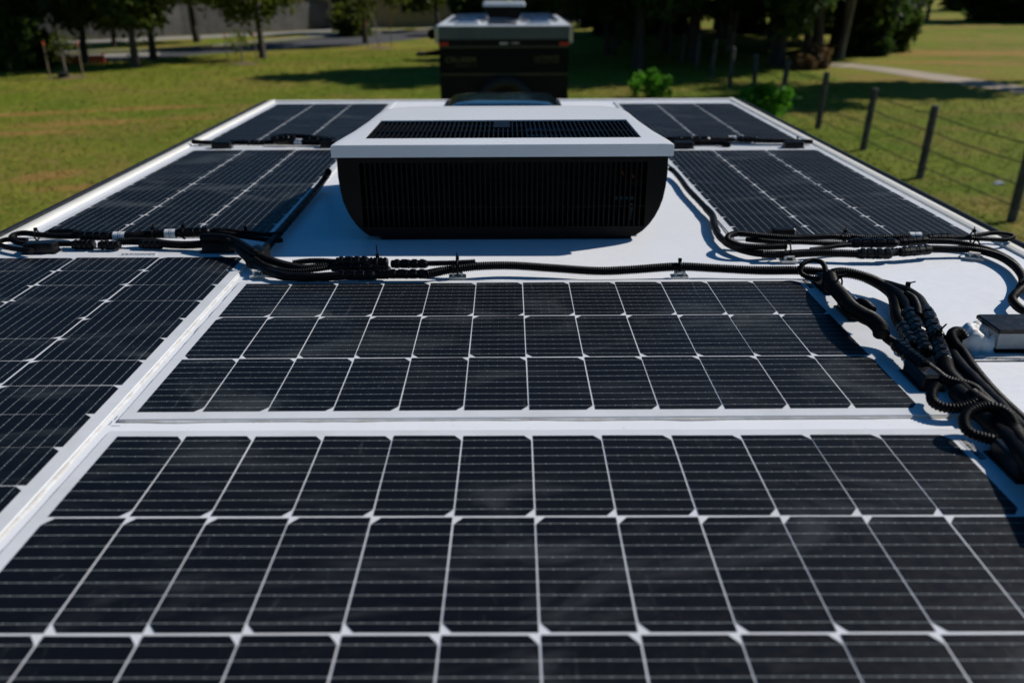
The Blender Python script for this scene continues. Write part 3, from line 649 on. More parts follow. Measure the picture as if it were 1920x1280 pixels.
tie(h, 1572, 535, .028, .012, (1, -1, 0), .014, 1.1)
h = hose('short cut stub of conduit sticking up beside the fat taped conduit', [(1607, 570, .026), (1615, 566, .034), (1626, 572, .036), (1637, 582, .034)], .0062)
h = hose('ribbed cable dropping from the fat taped conduit to a junction box', [(1650, 612, .028), (1660, 630, .018), (1672, 640, .016), (1684, 648, .018)], .0065)
connector(h, (1680, 645, .018), (1712, 672, .020), .0092); connector(h, (1708, 668, .020), (1734, 688, .020), .0088)
h = hose('corrugated loop coiled beside the junction box at the lower right of the middle panel', [(1733, 682, .018), (1753, 697, .016), (1770, 710, .016), (1790, 717, .016), (1812, 722, .018), (1830, 731, .020), (1837, 742, .020), (1828, 754, .018), (1806, 762, .014), (1786, 765, .012), (1762, 761, .012), (1748, 750, .014), (1748, 735, .018), (1756, 722, .022)], .0062)
h = hose('corrugated loop coiled above the junction box of the nearest panel', [(1868, 826, .016), (1845, 820, .016), (1819, 811, .018), (1808, 795, .022), (1810, 780, .026), (1824, 768, .030), (1847, 762, .032), (1871, 765, .032), (1892, 778, .030), (1903, 797, .026), (1909, 824, .018)], .0060)
h = hose('thick conduit leading from the right big connector down to the lower right corner', [(1771, 680, .016), (1777, 700, .014), (1790, 716, .012), (1812, 736, .012), (1846, 764, .012), (1880, 795, .014), (1905, 835, .016), (1935, 885, .018)], .0100)
h = hose('smooth hose beside it, ending in the lower right corner', [(1795, 735, .010), (1830, 765, .010), (1865, 800, .012), (1905, 835, .018), (1935, 875, .022), (1990, 950, .022)], .0105, False)
h = hose('upper ridged conduit of the heavy bundle leaving at the lower right corner', [(1826, 735, .014), (1860, 768, .014), (1892, 802, .018), (1918, 836, .022), (1955, 890, .026), (2000, 960, .028)], .0095)
h = hose('lower ridged conduit of the heavy bundle leaving at the lower right corner', [(1822, 742, .016), (1862, 772, .018), (1898, 806, .020), (1935, 845, .020), (2000, 915, .018)], .0095)
h = hose('conduit bent over in a tight U beside the white lump of sealant', [(1808, 632, .020), (1800, 622, .028), (1789, 622, .030), (1784, 630, .028), (1791, 644, .022), (1805, 660, .016), (1822, 686, .012), (1843, 713, .011), (1868, 741, .011), (1898, 770, .012), (1940, 808, .012), (1990, 850, .012)], .0066)
h = hose('plain hose running parallel to the bent conduit in the lower right', [(1776, 636, .010), (1779, 648, .011), (1787, 664, .011), (1803, 687, .011), (1825, 709, .011), (1846, 731, .011), (1877, 762, .012), (1905, 792, .013), (1950, 835, .014)], .0070, False)
h = hose('ridged stub entering the white lump of sealant', [(1788, 634, .012), (1797, 635, .013), (1808, 637, .014)], .0062)
# -- cable mounts
for i, (px, py, lb) in enumerate([(1274, 519, 'square white cable mount under the long conduit, right of centre'), (858, 519, 'square white cable mount under the long conduit, left of centre'), (484, 516, 'shaded cable mount under the conduits at the corner of the left panel'), (1826, 483, 'cable mount under the sweeping conduits near the right edge'), (1478, 489, 'cable mount under the thick front conduit of the right bundle')]):
    q = P(px, py); b = MB(); b.box(-.016, .016, -.010, .010, -.001, .0028, ch=.0008); b.box(-.010, -.006, -.006, .006, .002, .009); b.box(.006, .010, -.006, .006, .002, .009); b.box(-.010, .010, -.005, .005, .008, .0105)
    o = b.build('cable_mount', M['mount'], None, q); o.rotation_euler = (0, 0, [0, .05, .3, -.4, 0][i]); tag(o, lb, 'cable mount', 'white cable tie mounts')
# -- entry box and sealant
q0 = P(1865, 660); eb = empty('cable_entry_box', q0, 0, 'black topped grey cable entry box at the right edge of the photo', 'cable box')
zt = AY(1865, 621, q0.y).z-RZ
b = MB(); b.box(-.002, .16, 0, .062, -.001, .0058); b.build('base', M['tape'], eb)
b = MB(); b.box(0, .158, -.0015, .060, .0059, zt-.0031); b.build('housing', M['greyside'], eb)
b = MB(); b.box(-.003, .161, -.003, .063, zt-.0030, zt+.003, ch=.002); b.build('lid', M['boxblk'], eb)
def lump(name, cx, cy, sx, sy, h, seed, mat, label=None, cat=None, parent=None, nn=34):
    b = MB(); vs = []
    for j in range(nn+1):
        for i in range(nn+1):
            u, v = -1+2*i/nn, -1+2*j/nn; r_ = math.hypot(u, v); ang = math.atan2(v, u)
            edge = .78+.18*noise.noise(Vector((math.cos(ang)*1.6+seed, math.sin(ang)*1.6, 0)))
            f = max(0, 1-(r_/edge)**2.6); z = h*f**.5*(.75+.55*noise.noise(Vector((u*1.9+seed, v*1.9, 3)))+.18*noise.noise(Vector((u*5+seed, v*5, 3)))) if f > 0 else -.002
            vs.append((u*sx, v*sy, z))
    b.add(vs, [[j*(nn+1)+i, j*(nn+1)+i+1, (j+1)*(nn+1)+i+1, (j+1)*(nn+1)+i] for j in range(nn) for i in range(nn)], 0, True)
    o = b.build(name, mat, parent, Vector((cx, cy, RZ))); 
    if label: tag(o, label, cat)
    return o
M['sealw'] = simple('sealant_white', (.62, .60, .55), (.74, .75, .76), .6, 40, .35, 45, bd=.003)
q = P(1836, 650); lump('sealant_lump', q.x+.000, q.y+.008, .050, .038, .040, 4.2, M['sealw'], 'lumpy white blob of sealant squeezed between a conduit and the cable entry box', 'sealant')
q = P(1900, 668); lump('sealant_smear', q.x+.01, q.y, .08, .010, .0022, 8, M['seal'], 'thin cream smear of sealant in front of the cable entry box', 'sealant')

# ============================================================ caravan ahead
YF, YB = 13.8, 18.3
c1 = AY(818, 50, YF); c2 = AY(1071, 46, YF); cw = c2.x-c1.x; zr = (c1.z+c2.z)/2
cv = empty('caravan', ((c1.x+c2.x)/2, YF, 0), 0, 'dark charcoal caravan with a white roof parked ahead on the grass', 'caravan')
hw = cw/2
def zz(py): return AY(945, py, YF).z
def xx(px): return AY(px, 90, YF).x-(c1.x+c2.x)/2
zb = zz(74)
b = MB(); b.box(-hw+.03, hw-.03, .02, YB-YF, .45, zb-.001, 0); b.build('body', M['body2'], cv)
b = MB(); b.box(-hw+.035, hw-.035, .006, .019, zz(138), zz(90), 0); b.build('black_panel', M['body2b'], cv)
for py in (88.5, 139.5):
    b = MB(); b.box(-hw+.035, hw-.035, .003, .018, zz(py+1.6), zz(py-1.2)); b.build('gold_stripe', M['gold'], cv)
b = MB(); b.box(-hw, hw, 0, YB-YF+.02, zb, zr-.02); b.build('roof_band', M['band2'], cv)
b = MB(); b.box(-hw-.005, hw+.005, -.005, YB-YF+.03, zr-.019, zr, ch=.01); ro = b.build('roof', M['roof2'], cv)
for s in (-1, 1):
    b = MB(); b.box(s*hw-.03, s*hw+.03, -.02, .04, zb-.06, zr-.01, ch=.01); b.build('corner_moulding', M['rim'], cv)
    x = s*(hw-.11); b = MB(); b.box(x-.085, x+.085, -.008, .02, zz(86), zz(79.5), ch=.004); b.build('tail_light', M['redlens'], cv)
    b = MB()
    for yy in (1.7, 2.5):
        b.tube([(s*(hw-.02), yy, .38), (s*(hw-.25), yy, .38)], .38, 28, smooth=False); 
    b.build('wheel', M['tyre'], cv)
b = MB(); b.box(-.07, .07, -.008, .018, zz(83.5), zz(80)); b.box(.12, .26, -.008, .018, zz(82), zz(80.5)); b.build('reversing_camera', M['steel'], cv)
def rooft(px, py): q = P(px, py, zr-RZ); return q.x-(c1.x+c2.x)/2, q.y-YF
for s, (xa, xb) in ((-1, (-hw+.15, -.35)), (1, (.35, hw-.15))):
    for ya, yb in ((1.2, 2.4), (2.6, 3.9)):
        b = MB(); b.box(xa, xb, ya, yb, zr+.01, zr+.045, 0); b.box(xa+.02, xb-.02, ya+.02, yb-.02, zr+.044, zr+.048, 1); b.build('solar_panel', [M['rim'], M['panel2']], cv)
    b = MB(); xm = s*.62; b.box(xm-.2, xm+.2, .35, .75, zr-.001, zr+.05, ch=.01); o = b.build('roof_hatch', M['roof2'], cv)
    b = MB(); b.box(xm-.16, xm+.16, .36, .70, zr+.049, zr+.09, ch=.02); b.build('lid', M['hatchblue'], o)
b = MB(); b.box(-.28, .22, .25, 1.1, zr-.001, zr+.012); b.build('roof_mat', M['panel2'], cv)
for k in range(5):
    b = MB(); b.tube([(-hw+.2+k*.05, .9+k*.7, zr+.05), (hw-.2, .9+k*.72, zr+.05)], .012, 6); b.build('roof_bar', M['rim'], cv)
b = MB(); yc = 1.6
b.prism([(-.26, 0), (.26, 0), (.36, .26), (-.36, .26)], 0, .6, M=Matrix.Translation((-.0, yc+.6, zr+.0)) @ Matrix.Rotation(R(90), 4, 'X')); o = b.build('air_conditioner', M['body2b'], cv)
b = MB(); b.box(-.39, .39, yc-.03, yc+.66, zr+.255, zr+.33, ch=.02); b.build('cover', M['roof2'], o)
b = MB(); b.tube([(-hw-.10, .3, zz(66)), (-hw-.10, 3.6, zz(66))], .085, 12); b.build('rolled_awning', M['body2b'], cv)
b = MB(); b.box(-hw-.45, -hw-.05, .9, 1.3, zz(113), zz(108)); b.tube([(-hw-.02, 1, zz(104)), (-hw-.3, 1.0, zz(109))], .03, 6); b.build('side_box', M['body2b'], cv)
b = MB(); pts = [(.02+.42*math.cos(a), -.16, zz(188)+.42*math.sin(a)-.10) for a in [2*math.pi*i/28 for i in range(29)]]
b.tube(pts, .09, 10, cap=False); b.build('spare_wheel', M['tyre'], cv)
b = MB(); b.box(-hw, hw, -.3, -.02, .42, .52); b.box(-.3, .3, -.2, 0, .52, .75); b.build('bumper', M['body2b'], cv)
def text(s, x, z, size, mat, parent, y=0, wx=1):
    cu = bpy.data.curves.new('lettering', 'FONT'); cu.body = s; cu.size = size; cu.extrude = .002; cu.align_x = 'LEFT'
    o = bpy.data.objects.new('lettering', cu); C.objects.link(o); dg = bpy.context.evaluated_depsgraph_get(); dg.update()
    me = bpy.data.meshes.new_from_object(o.evaluated_get(dg)); C.objects.unlink(o); bpy.data.objects.remove(o)
    ws = max(v.co.x for v in me.vertices)-min(v.co.x for v in me.vertices); k = wx/ws
    for v in me.vertices: v.co = Vector((v.co.x*k, v.co.y, v.co.z))
    me.materials.append(mat); q = bpy.data.objects.new('lettering', me); C.objects.link(q); q.parent = parent; q.rotation_euler = (R(90), 0, 0); q.location = (x, y, z); return q
text('CRUISER', xx(834), zz(117), (zz(107)-zz(117))*1.4, M['goldtext'], cv, 0, xx(893)-xx(834))
text('OUTBACK  18', xx(852), zz(125.5), (zz(121)-zz(125.5))*1.4, M['gold'], cv, 0, xx(893)-xx(852))
text('ULTIMATE', xx(1002), zz(112.5), (zz(105)-zz(112.5))*1.3, M['goldtext'], cv, 0, xx(1048)-xx(1002))
text('OFF ROAD SERIES', xx(1002), zz(119), (zz(114)-zz(119))*1.2, M['gold'], cv, 0, xx(1048)-xx(1002))

# ============================================================ wire fence
wf = empty('wire_fence', (7.75, 10.6, 0), 0, 'post and wire paddock fence along the right of the lawn', 'fence')
rnd = random.Random(5); tops = []
posts = [7.8, 10.616, 13.52, 16.26, 19.0, 21.9, 24.8, 27.6, 30.4, 33.2, 36, 38.8, 41.6]
for i, y in enumerate(posts):
    x = 7.78+.03*math.sin(i*2.3); h_ = 1.27+.04*math.sin(i*1.7); b = MB()
    l = rnd.uniform(-.03, .06)
    pts = [(.070*math.cos(a)*(1+.1*math.sin(3*a+i)), .070*math.sin(a)) for a in [2*math.pi*k/9 for k in range(9)]]
    vs = []
    for t in (0, .3, .7, .97, 1.0):
        for (px, py) in pts: s_ = 1 if t < 1 else .85; vs.append((px*s_+l*t*h_+x-7.75, py*s_+y-10.6, -.05+t*(h_+.05)))
    b.add(vs, [[k*9+j, k*9+(j+1) % 9, (k+1)*9+(j+1) % 9, (k+1)*9+j] for k in range(4) for j in range(9)]+[[36+j for j in range(9)]])
    b.build('post', M['post'], wf); tops.append((x-7.75+l*h_*.5, y-10.6, l))
for zh in (.25, .55, .85, 1.12):
    b = MB(); pp = []
    for i, (x, y, l) in enumerate(tops):
        pp.append((x+l*(zh-.6)-.07, y, zh+.0))
        if i < len(tops)-1: pp.append(((x+tops[i+1][0])/2-.07, (y+tops[i+1][1])/2, zh-.02))
    b.tube(pp, .0095, 5); b.build('wire', M['wire'], wf)

# ============================================================ trees
def leafcloud(rng, clumps, n, size, flat=.5):
    cen = np.array([c[:3] for c in clumps]); rad = np.array([c[3] for c in clumps]); wgt = rad**2; wgt = wgt/wgt.sum()
    idx = rng.choice(len(clumps), n, p=wgt); d = rng.normal(size=(n, 3)); d /= np.linalg.norm(d, axis=1)[:, None]
    rr = rad[idx]*(rng.random(n)**.45)*(1+.25*rng.normal(size=n)); pos = cen[idx]+d*rr[:, None]*np.array([1, 1, .75]); pos[:, 2] -= rng.random(n)**3*.5
    a = rng.normal(size=(n, 3)); a /= np.linalg.norm(a, axis=1)[:, None]; c = rng.normal(size=(n, 3)); c -= (c*a).sum(1)[:, None]*a; c /= np.linalg.norm(c, axis=1)[:, None]
    s = size*(.5+rng.random(n)); a = a*s[:, None]; c = c*(s*flat)[:, None]
    v = np.stack([pos-a, pos-c*.9, pos+a, pos+c*.9], 1).reshape(-1, 3); return v
def quads_mesh(name, v, mat):
    n = len(v)//4; me = bpy.data.meshes.new(name); me.vertices.add(len(v)); me.vertices.foreach_set('co', v.astype(np.float32).ravel())
    me.loops.add(4*n); me.loops.foreach_set('vertex_index', np.arange(4*n, dtype=np.int32)); me.polygons.add(n)
    me.polygons.foreach_set('loop_start', np.arange(0, 4*n, 4, dtype=np.int32)); me.update(calc_edges=True); me.materials.append(mat); return me
def tree_proto(name, seed, h, cr, cbase, ntr=1, leaf='leaf', bark='bark', nleaf=7000, lsize=.2, droop=0, lean=0, tr=.16, nclump=26):
    rng = np.random.default_rng(seed); rnd = random.Random(seed); b = MB(); clumps = []
    for t in range(ntr):
        bx = rnd.uniform(-.3, .3)*(ntr > 1); by = rnd.uniform(-.3, .3)*(ntr > 1); dx = rnd.uniform(-1, 1)*(.9 if ntr > 1 else .25)+lean; dy = rnd.uniform(-.6, .6)
        pts = []; k = 9
        for i in range(k): u = i/(k-1); pts.append(Vector((bx+dx*u**1.3+.10*math.sin(u*7+seed), by+dy*u+.08*math.sin(u*5+seed*2), -.1+(h*.8)*u)))
        b.tube(pts, [tr*(1-.75*i/(k-1))*(1.25 if i == 0 else 1) for i in range(k)], 9)
        for q in range(9):
            i = rnd.randint(3, k-1); p = pts[i]; a = rnd.uniform(0, 6.28); ln = cr*rnd.uniform(.5, .95)
            e = p+Vector((math.cos(a)*ln, math.sin(a)*ln, rnd.uniform(.1, .9)*ln)); m_ = p.lerp(e, .5)+Vector((0, 0, .15*ln))
            b.tube([p, m_, e], [tr*.32, tr*.2, tr*.07], 6); clumps.append((e.x, e.y, max(e.z, cbase+.4), cr*rnd.uniform(.28, .42)))
    for q in range(nclump):
        a = rnd.uniform(0, 6.28); z = rnd.uniform(cbase, h); s_ = math.sin(math.pi*min(1, max(.12, (z-cbase)/(h-cbase)*.9+.1)))**.6
        rr = cr*s_*rnd.uniform(.25, .95); clumps.append((math.cos(a)*rr+lean*.7, math.sin(a)*rr, z, cr*rnd.uniform(.2, .38)))
    v = leafcloud(rng, clumps, nleaf, lsize, .5)
    if droop: v[:, 2] -= 0
    v[:, 2] = np.maximum(v[:, 2], .15)
    root = empty(name, (0, 0, 0)); tb = b.build('trunk', M[bark], root)
    o = bpy.data.objects.new('crown', quads_mesh('crown', v, M[leaf])); C.objects.link(o); o.parent = root; return root
def place(root, x, y, label, rz=0, s=1, sz=None, group=None, first=[set()], cat='tree'):
    o = root
    if root.name in first[0]: o = copy_tree(root)
    first[0].add(root.name)
    o.location = (x, y, 0); o.rotation_euler = (0, 0, rz); o.scale = (s, s, sz or s); tag(o, label, cat, group); return o
TA = tree_proto('lawn_tree', 11, 8.5, 2.6, 2.1, 1, 'leaf', 'bark', 9000, .17)
TB = tree_proto('lawn_tree', 12, 9.0, 2.8, 2.4, 1, 'leaf', 'bark', 9000, .17, lean=-.8)
TD = tree_proto('drooping_tree', 13, 8.0, 3.0, 1.35, 1, 'leaf', 'bark', 12000, .16)
TG = tree_proto('gum_tree', 14, 13, 3.9, 3.0, 2, 'leafdark', 'bark', 11000, .30, tr=.22)
TH = tree_proto('gum_tree', 15, 12, 3.6, 1.6, 3, 'leafdark', 'bark', 11000, .30, tr=.2)
TP = tree_proto('pale_gum_tree', 16, 12, 3.2, 3.4, 2, 'leafdark', 'barkpale', 7000, .26, tr=.13)
def bush_proto(name, seed, r, h, leaf, n, ls, tight=1):
    rnd = random.Random(seed); rng = np.random.default_rng(seed); cl = []
    for q in range(26):
        a = rnd.uniform(0, 6.28); rr = r*rnd.uniform(0, .75); z = rnd.uniform(.1, .82)*h*(1-.35*(rr/r)); cl.append((math.cos(a)*rr, math.sin(a)*rr, z, tight*r*rnd.uniform(.12, .36)))
    v = leafcloud(rng, cl, n, ls, .55); v[:, 2] = np.maximum(v[:, 2], .02)
    root = empty(name, (0, 0, 0)); b = MB()
    for q in range(6):
        e = cl[q]; b.tube([(0, 0, -.05), (e[0]*.4, e[1]*.4, e[2]*.5), e[:3]], [.05*r, .035*r, .01*r], 6)
    b.build('stem', M['bark'], root); o = bpy.data.objects.new('foliage', quads_mesh('foliage', v, M[leaf])); C.objects.link(o); o.parent = root; return root
BD = bush_proto('bush', 21, 2.0, 3.6, 'leafdark', 9000, .17)
BO = bush_proto('bush', 22, 1.6, 2.4, 'leaf', 6000, .15)
BG = bush_proto('shrub', 23, .8, 1.05, 'leafbright', 2600, .047, .62)
BG2 = bush_proto('shrub', 31, .8, .95, 'leafbright', 3400, .07, 1)
BB = bush_proto('dry_bush', 24, .9, 1.0, 'leafbrown', 3000, .09)
g1 = 'trees on the left lawn'
place(TA, -17.7, 37.3, 'slim dark lawn tree beside the dense bush at far left', .4, .95, group=g1)
place(TA, -14.8, 35.2, 'dark lawn tree standing nearest on the left, in front of the leaning one', 2.1, 1.0, group=g1)
place(TB, -15.6, 39.5, 'lawn tree with a leaning trunk on the left by the road', 0, .95, 1.35, group=g1)
place(TD, -10.74, 39.7, 'low hanging olive tree in the middle of the left lawn', 1.0, 1.0, group=g1)
place(TB, -7.62, 49.5, 'dark lawn tree near the road left of the charcoal caravan', 2.5, .95, group=g1)
place(TA, -20.6, 47.0, 'small tree on the verge beyond the road at far left', 1.2, .75, group=g1)
place(TD, -17.6, 51.5, 'very dark tree in front of the timber fence', 3.0, 1.25, group=g1)
place(TA, -4.4, 62, 'tree beyond the road just left of the charcoal caravan', 3.9, 1.0, group=g1)
place(BD, -19.6, 34.4, 'dense dark green bush at the far left edge of the lawn', 0, 1.15, 1.5, cat='bush')
place(BD, -23.2, 36.0, 'second dense bush cut off by the left edge', 2.0, 1.2, 1.6, cat='bush')
place(BO, -9.3, 56.5, 'round olive bush at the fence left of centre', 0, 1, cat='bush')
place(BG, 4.75, 24.9, 'bright green shrub on the shaded lawn right of the charcoal caravan', 0, 1.0, 1.05, 'bright green shrubs', cat='shrub')
place(BG2, 7.05, 21.2, 'bright green shrub against the wire fence', 1.5, 1.05, 1.0, 'bright green shrubs', cat='shrub')
place(BB, 12.9, 34.2, 'dry brown bush at the foot of the big gum trees', 0, 1.0, cat='bush')
place(BB, 12.0, 33.4, 'smaller dry brown bush nearest the wire fence', 1, .7, cat='bush')
gl = 'dark gum trees in the grove behind the wire fence'
gt = [(2.6, 35.4, TG, .68), (5.6, 34.2, TH, .72), (8.6, 37.5, TG, .8), (11.5, 34.8, TH, .9), (13.4, 36.6, TG, 1), (15.2, 38.6, TP, 1), (16.8, 41, TH, 1), (5.2, 41.0, TH, .55), (8.3, 43, TG, .6), (11.2, 42.6, TP, .78), (14.5, 46, TG, .85), (18.0, 46.5, TH, 1), (6.4, 47, TG, .5), (8.8, 54, TH, .6), (9.2, 49.5, TG, .6), (13.2, 53, TH, .8), (20.6, 50.5, TG, 1), (18.5, 56, TH, 1), (4.2, 74, TG, .7), (9, 68, TG, .7), (12.0, 60, TH, .8), (15.0, 62, TG, 1), (23, 63, TH, 1)]
rnd = random.Random(9)
for i, (x, y, tt, sc_) in enumerate(gt):
    lab = 'gum tree with a dark trunk in the shaded grove right of the charcoal caravan'
    if i == 4: lab = 'big gum tree with leaning trunks at the right edge of the grove'
    elif tt is TP: lab = 'pale barked gum tree among the dark grove trees' if i == 5 else 'pale thin gum trunks deep inside the grove'
    elif i == 6: lab = 'gum tree whose foliage overhangs the sunny lawn on the right'
    place(tt, x, y, lab, rnd.uniform(0, 6.28), sc_, group=gl)
for i, (x, y) in enumerate([(2.5, 55), (7, 57), (11.5, 58), (16, 58.5), (20.5, 58), (-1.5, 58)]):
    place(BD, x, y, 'dark bush in the understorey at the back of the grove', rnd.uniform(0, 6), 1.2, 1.1, 'understorey bushes behind the grove', cat='bush')
gr = 'trees beyond the right lawn'
place(TG, 19.6, 29.3, 'gum tree just outside the right edge whose shadow falls on the park path lawn', 1, .72, 1.0, group=gl)
for i, (x, y, s_) in enumerate([(18.6, 42.5, 1.5), (20.0, 45, 1.6), (17.2, 40.4, 1.1)]):
    place(BD, x, y, 'dark bush at the sunny right edge of the grove', i*2.0, s_*.72, s_*.85, 'dark bushes at the right edge of the grove', cat='bush')
place(BD, 41, 74, 'dark rounded tree at the top right corner of the photo', 0, 2.6, 2.2, gr, cat='tree')
place(BD, 47.5, 72, 'dark tree cut off by the right edge of the photo', 2, 2.6, 2.3, gr, cat='tree')
place(TD, 36.2, 76, 'tree with hanging foliage left of the dark rounded tree', 0, 1.1, 1.2, gr)
for i, (x, y, s_) in enumerate([(29, 96, 2.2), (36, 99, 2.4), (43, 100, 2.2), (51, 98, 2.5), (60, 92, 2.5)]):
    place(BO, x, y, 'distant green bush closing off the far lawn', i*1.3, s_, s_*.9, 'distant bushes behind the right lawn', cat='bush')
gb = 'tall trees behind the houses'
for i in range(15):
    x = -46+i*4.6; place([TG, TH][i % 2], x*1.35, 98+3*math.sin(i*2.1), 'tall dark tree in the belt behind the houses', i*1.9, 1.5+.12*math.sin(i), None, gb)
# saplings with stakes
def sapling(x, y, label, ht_, seed, top=True, trunkmat='barkpale', bend=0):
    rt = empty('staked_sapling', (x, y, 0), 0, label, 'sapling', 'young staked trees on the left lawn'); b = MB()
    b.tube([(0, 0, 0), (bend*.3, 0, ht_*.35), (bend, 0, ht_*.7), (bend*.6, .05, ht_)], [.04, .035, .025, .01], 7); b.build('trunk', M[trunkmat], rt)
    v = leafcloud(np.random.default_rng(seed), [(bend, 0, ht_*.8, .42), (bend-.3, .1, ht_*.6, .3), (bend+.3, -.1, ht_*.62, .3)], 260, .06, .5)
    o = bpy.data.objects.new('foliage', quads_mesh('foliage', v, M['leaf'])); C.objects.link(o); o.parent = rt
    for s_ in (-1, 1):
        b = MB(); b.box(s_*.62-.02, s_*.62+.02, -.02, .02, 0, 1.25, 0); b.box(s_*.62-.024, s_*.62+.024, -.024, .024, 1.14, 1.26, 1); b.build('stake', [M['stake'], M['orange']], rt)
    b = MB(); nn = 14; vs = [(0, 0, .07)]
    for k in range(nn): a = 6.283*k/nn; q = .8+.15*math.sin(k*2.3+seed); vs.append((math.cos(a)*q, math.sin(a)*q*.9, -.01))
    b.add(vs, [[0, k+1, (k+1) % nn+1] for k in range(nn)], 0, True); b.build('mulch_ring', M['mulch'], rt); return rt
sapling(-15.9, 31.6, 'staked sapling in a mulch ring on the left lawn beside the dense bush', 1.8, 1)
q = G(455, 120); sapling(q.x, q.y, 'staked sapling with a stony mulch ring under the low hanging tree', 1.5, 2)
sapling(-6.28, 46.1, 'staked sapling with a pale crooked trunk left of the charcoal caravan', 3.2, 3, bend=-.55)
rng = np.random.default_rng(77); nt_ = 230000
gx = rng.uniform(-1, 1, nt_); gy = -1.5+rng.random(nt_)**1.35*55
gx = gx*(9+gy*.55)+.5
keep = ~((np.abs(gx-.45) < 1.12) & (gy < 2.7)) & ~((np.abs(gx-.6) < 1.9) & (gy > YF-.6) & (gy < YB+.5)) & ((gy < 36+(gx+26)*.45) | (gx > 1))
pth = (gx > 12) & (gy > 24.5); keep &= ~pth
gx, gy = gx[keep], gy[keep]; nk = len(gx); P3 = []
for kbl in range(3):
    a = rng.uniform(0, 6.283, nk); hgt = rng.uniform(.012, .040, nk); wd_ = rng.uniform(.005, .010, nk)*(1+gy/30); le = rng.uniform(.03, .09, nk)
    bx_, by_ = gx+rng.normal(0, .03, nk), gy+rng.normal(0, .03, nk)
    p0 = np.stack([bx_-np.sin(a)*wd_, by_+np.cos(a)*wd_, np.full(nk, -.005)], 1); p1 = np.stack([bx_+np.sin(a)*wd_, by_-np.cos(a)*wd_, np.full(nk, -.005)], 1)
    p2 = np.stack([bx_+np.cos(a)*le+np.sin(a)*wd_*.3, by_+np.sin(a)*le, hgt], 1); p3 = np.stack([bx_+np.cos(a)*le, by_+np.sin(a)*le, hgt*.98], 1)
    P3.append(np.stack([p0, p1, p2, p3], 1).reshape(-1, 3))
o = bpy.data.objects.new('grass', quads_mesh('grass', np.concatenate(P3), M['grassblade'])); C.objects.link(o)
tag(o, 'rough olive lawn grass around the caravans', 'grass', kind='stuff')
# -- orange barrier, pole, litter, rock
q0, q1 = G(98, 121), G(196, 119); d = q1-q0
o = MB(); M_ = Matrix.Translation(q0) @ Matrix.Rotation(math.atan2(d.y, d.x), 4, 'Z'); o.box(0, d.length, -.03, .03, .02, .34, M=M_)
for k in range(4): o.box(k*d.length/3-.03, k*d.length/3+.03, -.05, .05, 0, .42, M=M_)
tag(o.build('safety_barrier', M['orange']), 'low orange safety barrier on the grass beside the road', 'barrier')
q = G(289, 110); b = MB(); b.tube([(0, 0, 0), (0, 0, 3.4)], .035, 8); b.box(-.25, .25, -.01, .01, 2.9, 3.35); tag(b.build('sign_pole', M['steel'], None, q), 'thin grey metal sign pole at the roadside on the left', 'sign pole')
q = G(1872, 346); b = MB(); b.add([(-.09, -.05, .01), (.08, -.06, .03), (.1, .05, .015), (.02, .07, .05), (-.08, .06, .01), (0, 0, .07)], [[0, 1, 5], [1, 2, 5], [2, 3, 5], [3, 4, 5], [4, 0, 5]]); tag(b.build('paper_scrap', M['label'], None, q), 'crumpled white scrap of paper on the grass beyond the wire fence', 'litter')
q = G(1681, 97)
b = MB(); nn = 8; vs = []
for j in range(nn+1):
    for i in range(12):
        a = 6.283*i/12; t = math.pi*j/nn; k = 1+.25*noise.noise(Vector((math.cos(a), math.sin(a), t*1.3))); vs.append((math.cos(a)*math.sin(t)*.42*k, math.sin(a)*math.sin(t)*.3*k, .2+.26*math.cos(t)*k))
b.add(vs, [[j*12+i, j*12+(i+1) % 12, (j+1)*12+(i+1) % 12, (j+1)*12+i] for j in range(nn) for i in range(12)], 0, True)
tag(b.build('boulder', M['bark'], None, q), 'small dark boulder on the dry grass right of the grove', 'boulder')
q = G(120, 147); b = MB(); b.tube([(0, 0, 0), (0, 0, .06), (0, 0, .2)], [.16, .17, .22], 14); tag(b.build('plant_pot', M['tyre'], None, q), 'black plant pot on the grass in front of the left staked sapling', 'plant pot')
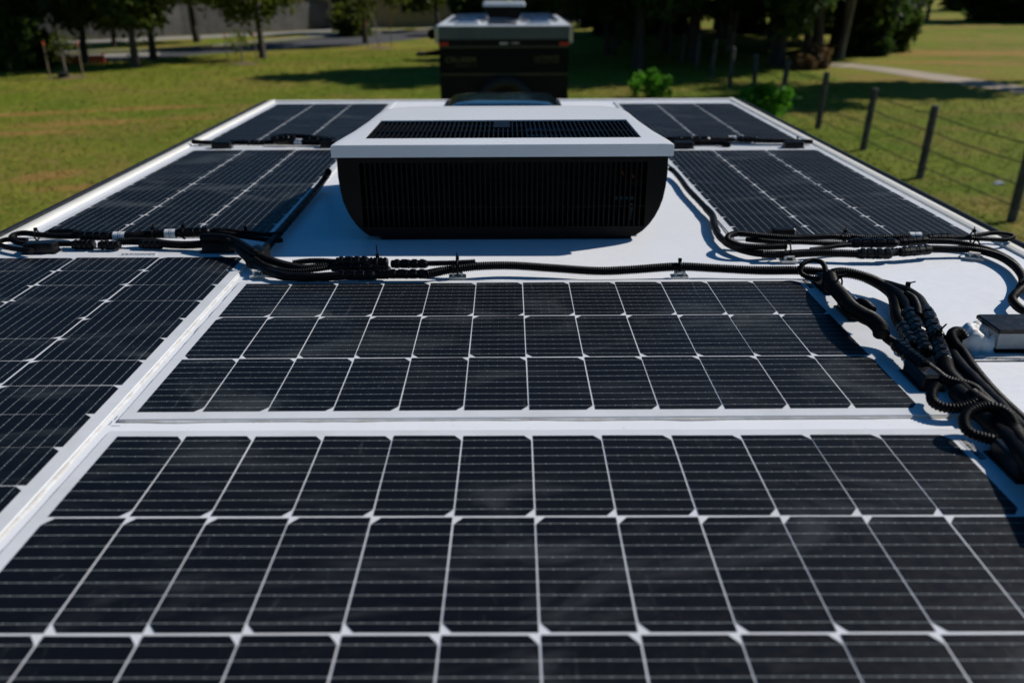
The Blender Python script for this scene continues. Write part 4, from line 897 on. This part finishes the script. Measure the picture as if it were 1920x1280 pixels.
# -- timber fence and houses
def seg(px0, py0, px1, py1): return G(px0, py0), G(px1, py1)
pf = empty('paling_fence', G(60, 79), 0, 'weathered grey timber paling fence behind the footpath', 'fence')
base = pf.location.copy()
fp = [(-160, 92), (60, 79.5), (230, 73), (340, 67.5), (480, 61.5), (620, 55), (760, 46)]
for (a, c) in zip(fp[:-1], fp[1:]):
    p, q = G(*a)-base, G(*c)-base; d = q-p; L_ = d.length; M_ = Matrix.Translation(p) @ Matrix.Rotation(math.atan2(d.y, d.x), 4, 'Z'); b = MB()
    kk = int(L_/.155)
    for i in range(kk): 
        x = L_*i/kk; hh = 1.86+.05*math.sin(i*3.7+a[0]); b.box(x+.006, x+.148, -.008+.012*(i % 2), .010+.012*(i % 2), .02, hh, M=M_)
    b.box(0, L_, .024, .06, .4, .48, M=M_); b.box(0, L_, .024, .06, 1.5, 1.58, M=M_); b.build('fence_panel', M['paling'], pf)
def house(x, y, rz, w_, d_, hh, label):
    rt = empty('house', (x, y, 0), rz, label, 'house'); b = MB(); b.box(-w_/2, w_/2, 0, d_, 0, hh); b.build('wall', M['wallcream'], rt)
    b = MB(); e = .5; z = hh+.001
    b.add([(-w_/2-e, -e, z), (w_/2+e, -e, z), (w_/2+e, d_+e, z), (-w_/2-e, d_+e, z), (-w_/2+d_*.4, d_/2, z+2.2), (w_/2-d_*.4, d_/2, z+2.2)], [[0, 1, 5, 4], [1, 2, 5], [2, 3, 4, 5], [3, 0, 4], [3, 2, 1, 0]]); rf = b.build('roof', M['tiles'], rt)
    b = MB(); b.box(-w_/2-e, w_/2+e, -e-.1, -e-.001, z-.1, z+.06); b.build('gutter', M['kerb'], rf)
    for xx_ in (-w_*.3, w_*.1): 
        b = MB(); b.box(xx_-.8, xx_+.8, -.04, -.001, 1.0, 2.2, 0); f = b.build('window', M['kerb'], rt); b = MB(); b.box(xx_-.72, xx_+.72, -.055, -.041, 1.08, 2.12); b.build('pane', M['glass'], f)
house(-25, 60, R(14), 15, 9, 2.5, 'cream house with a dark tiled roof behind the left end of the timber fence')
house(-8, 67, R(20), 13, 9, 2.5, 'cream house behind the timber fence near the middle of the photo')
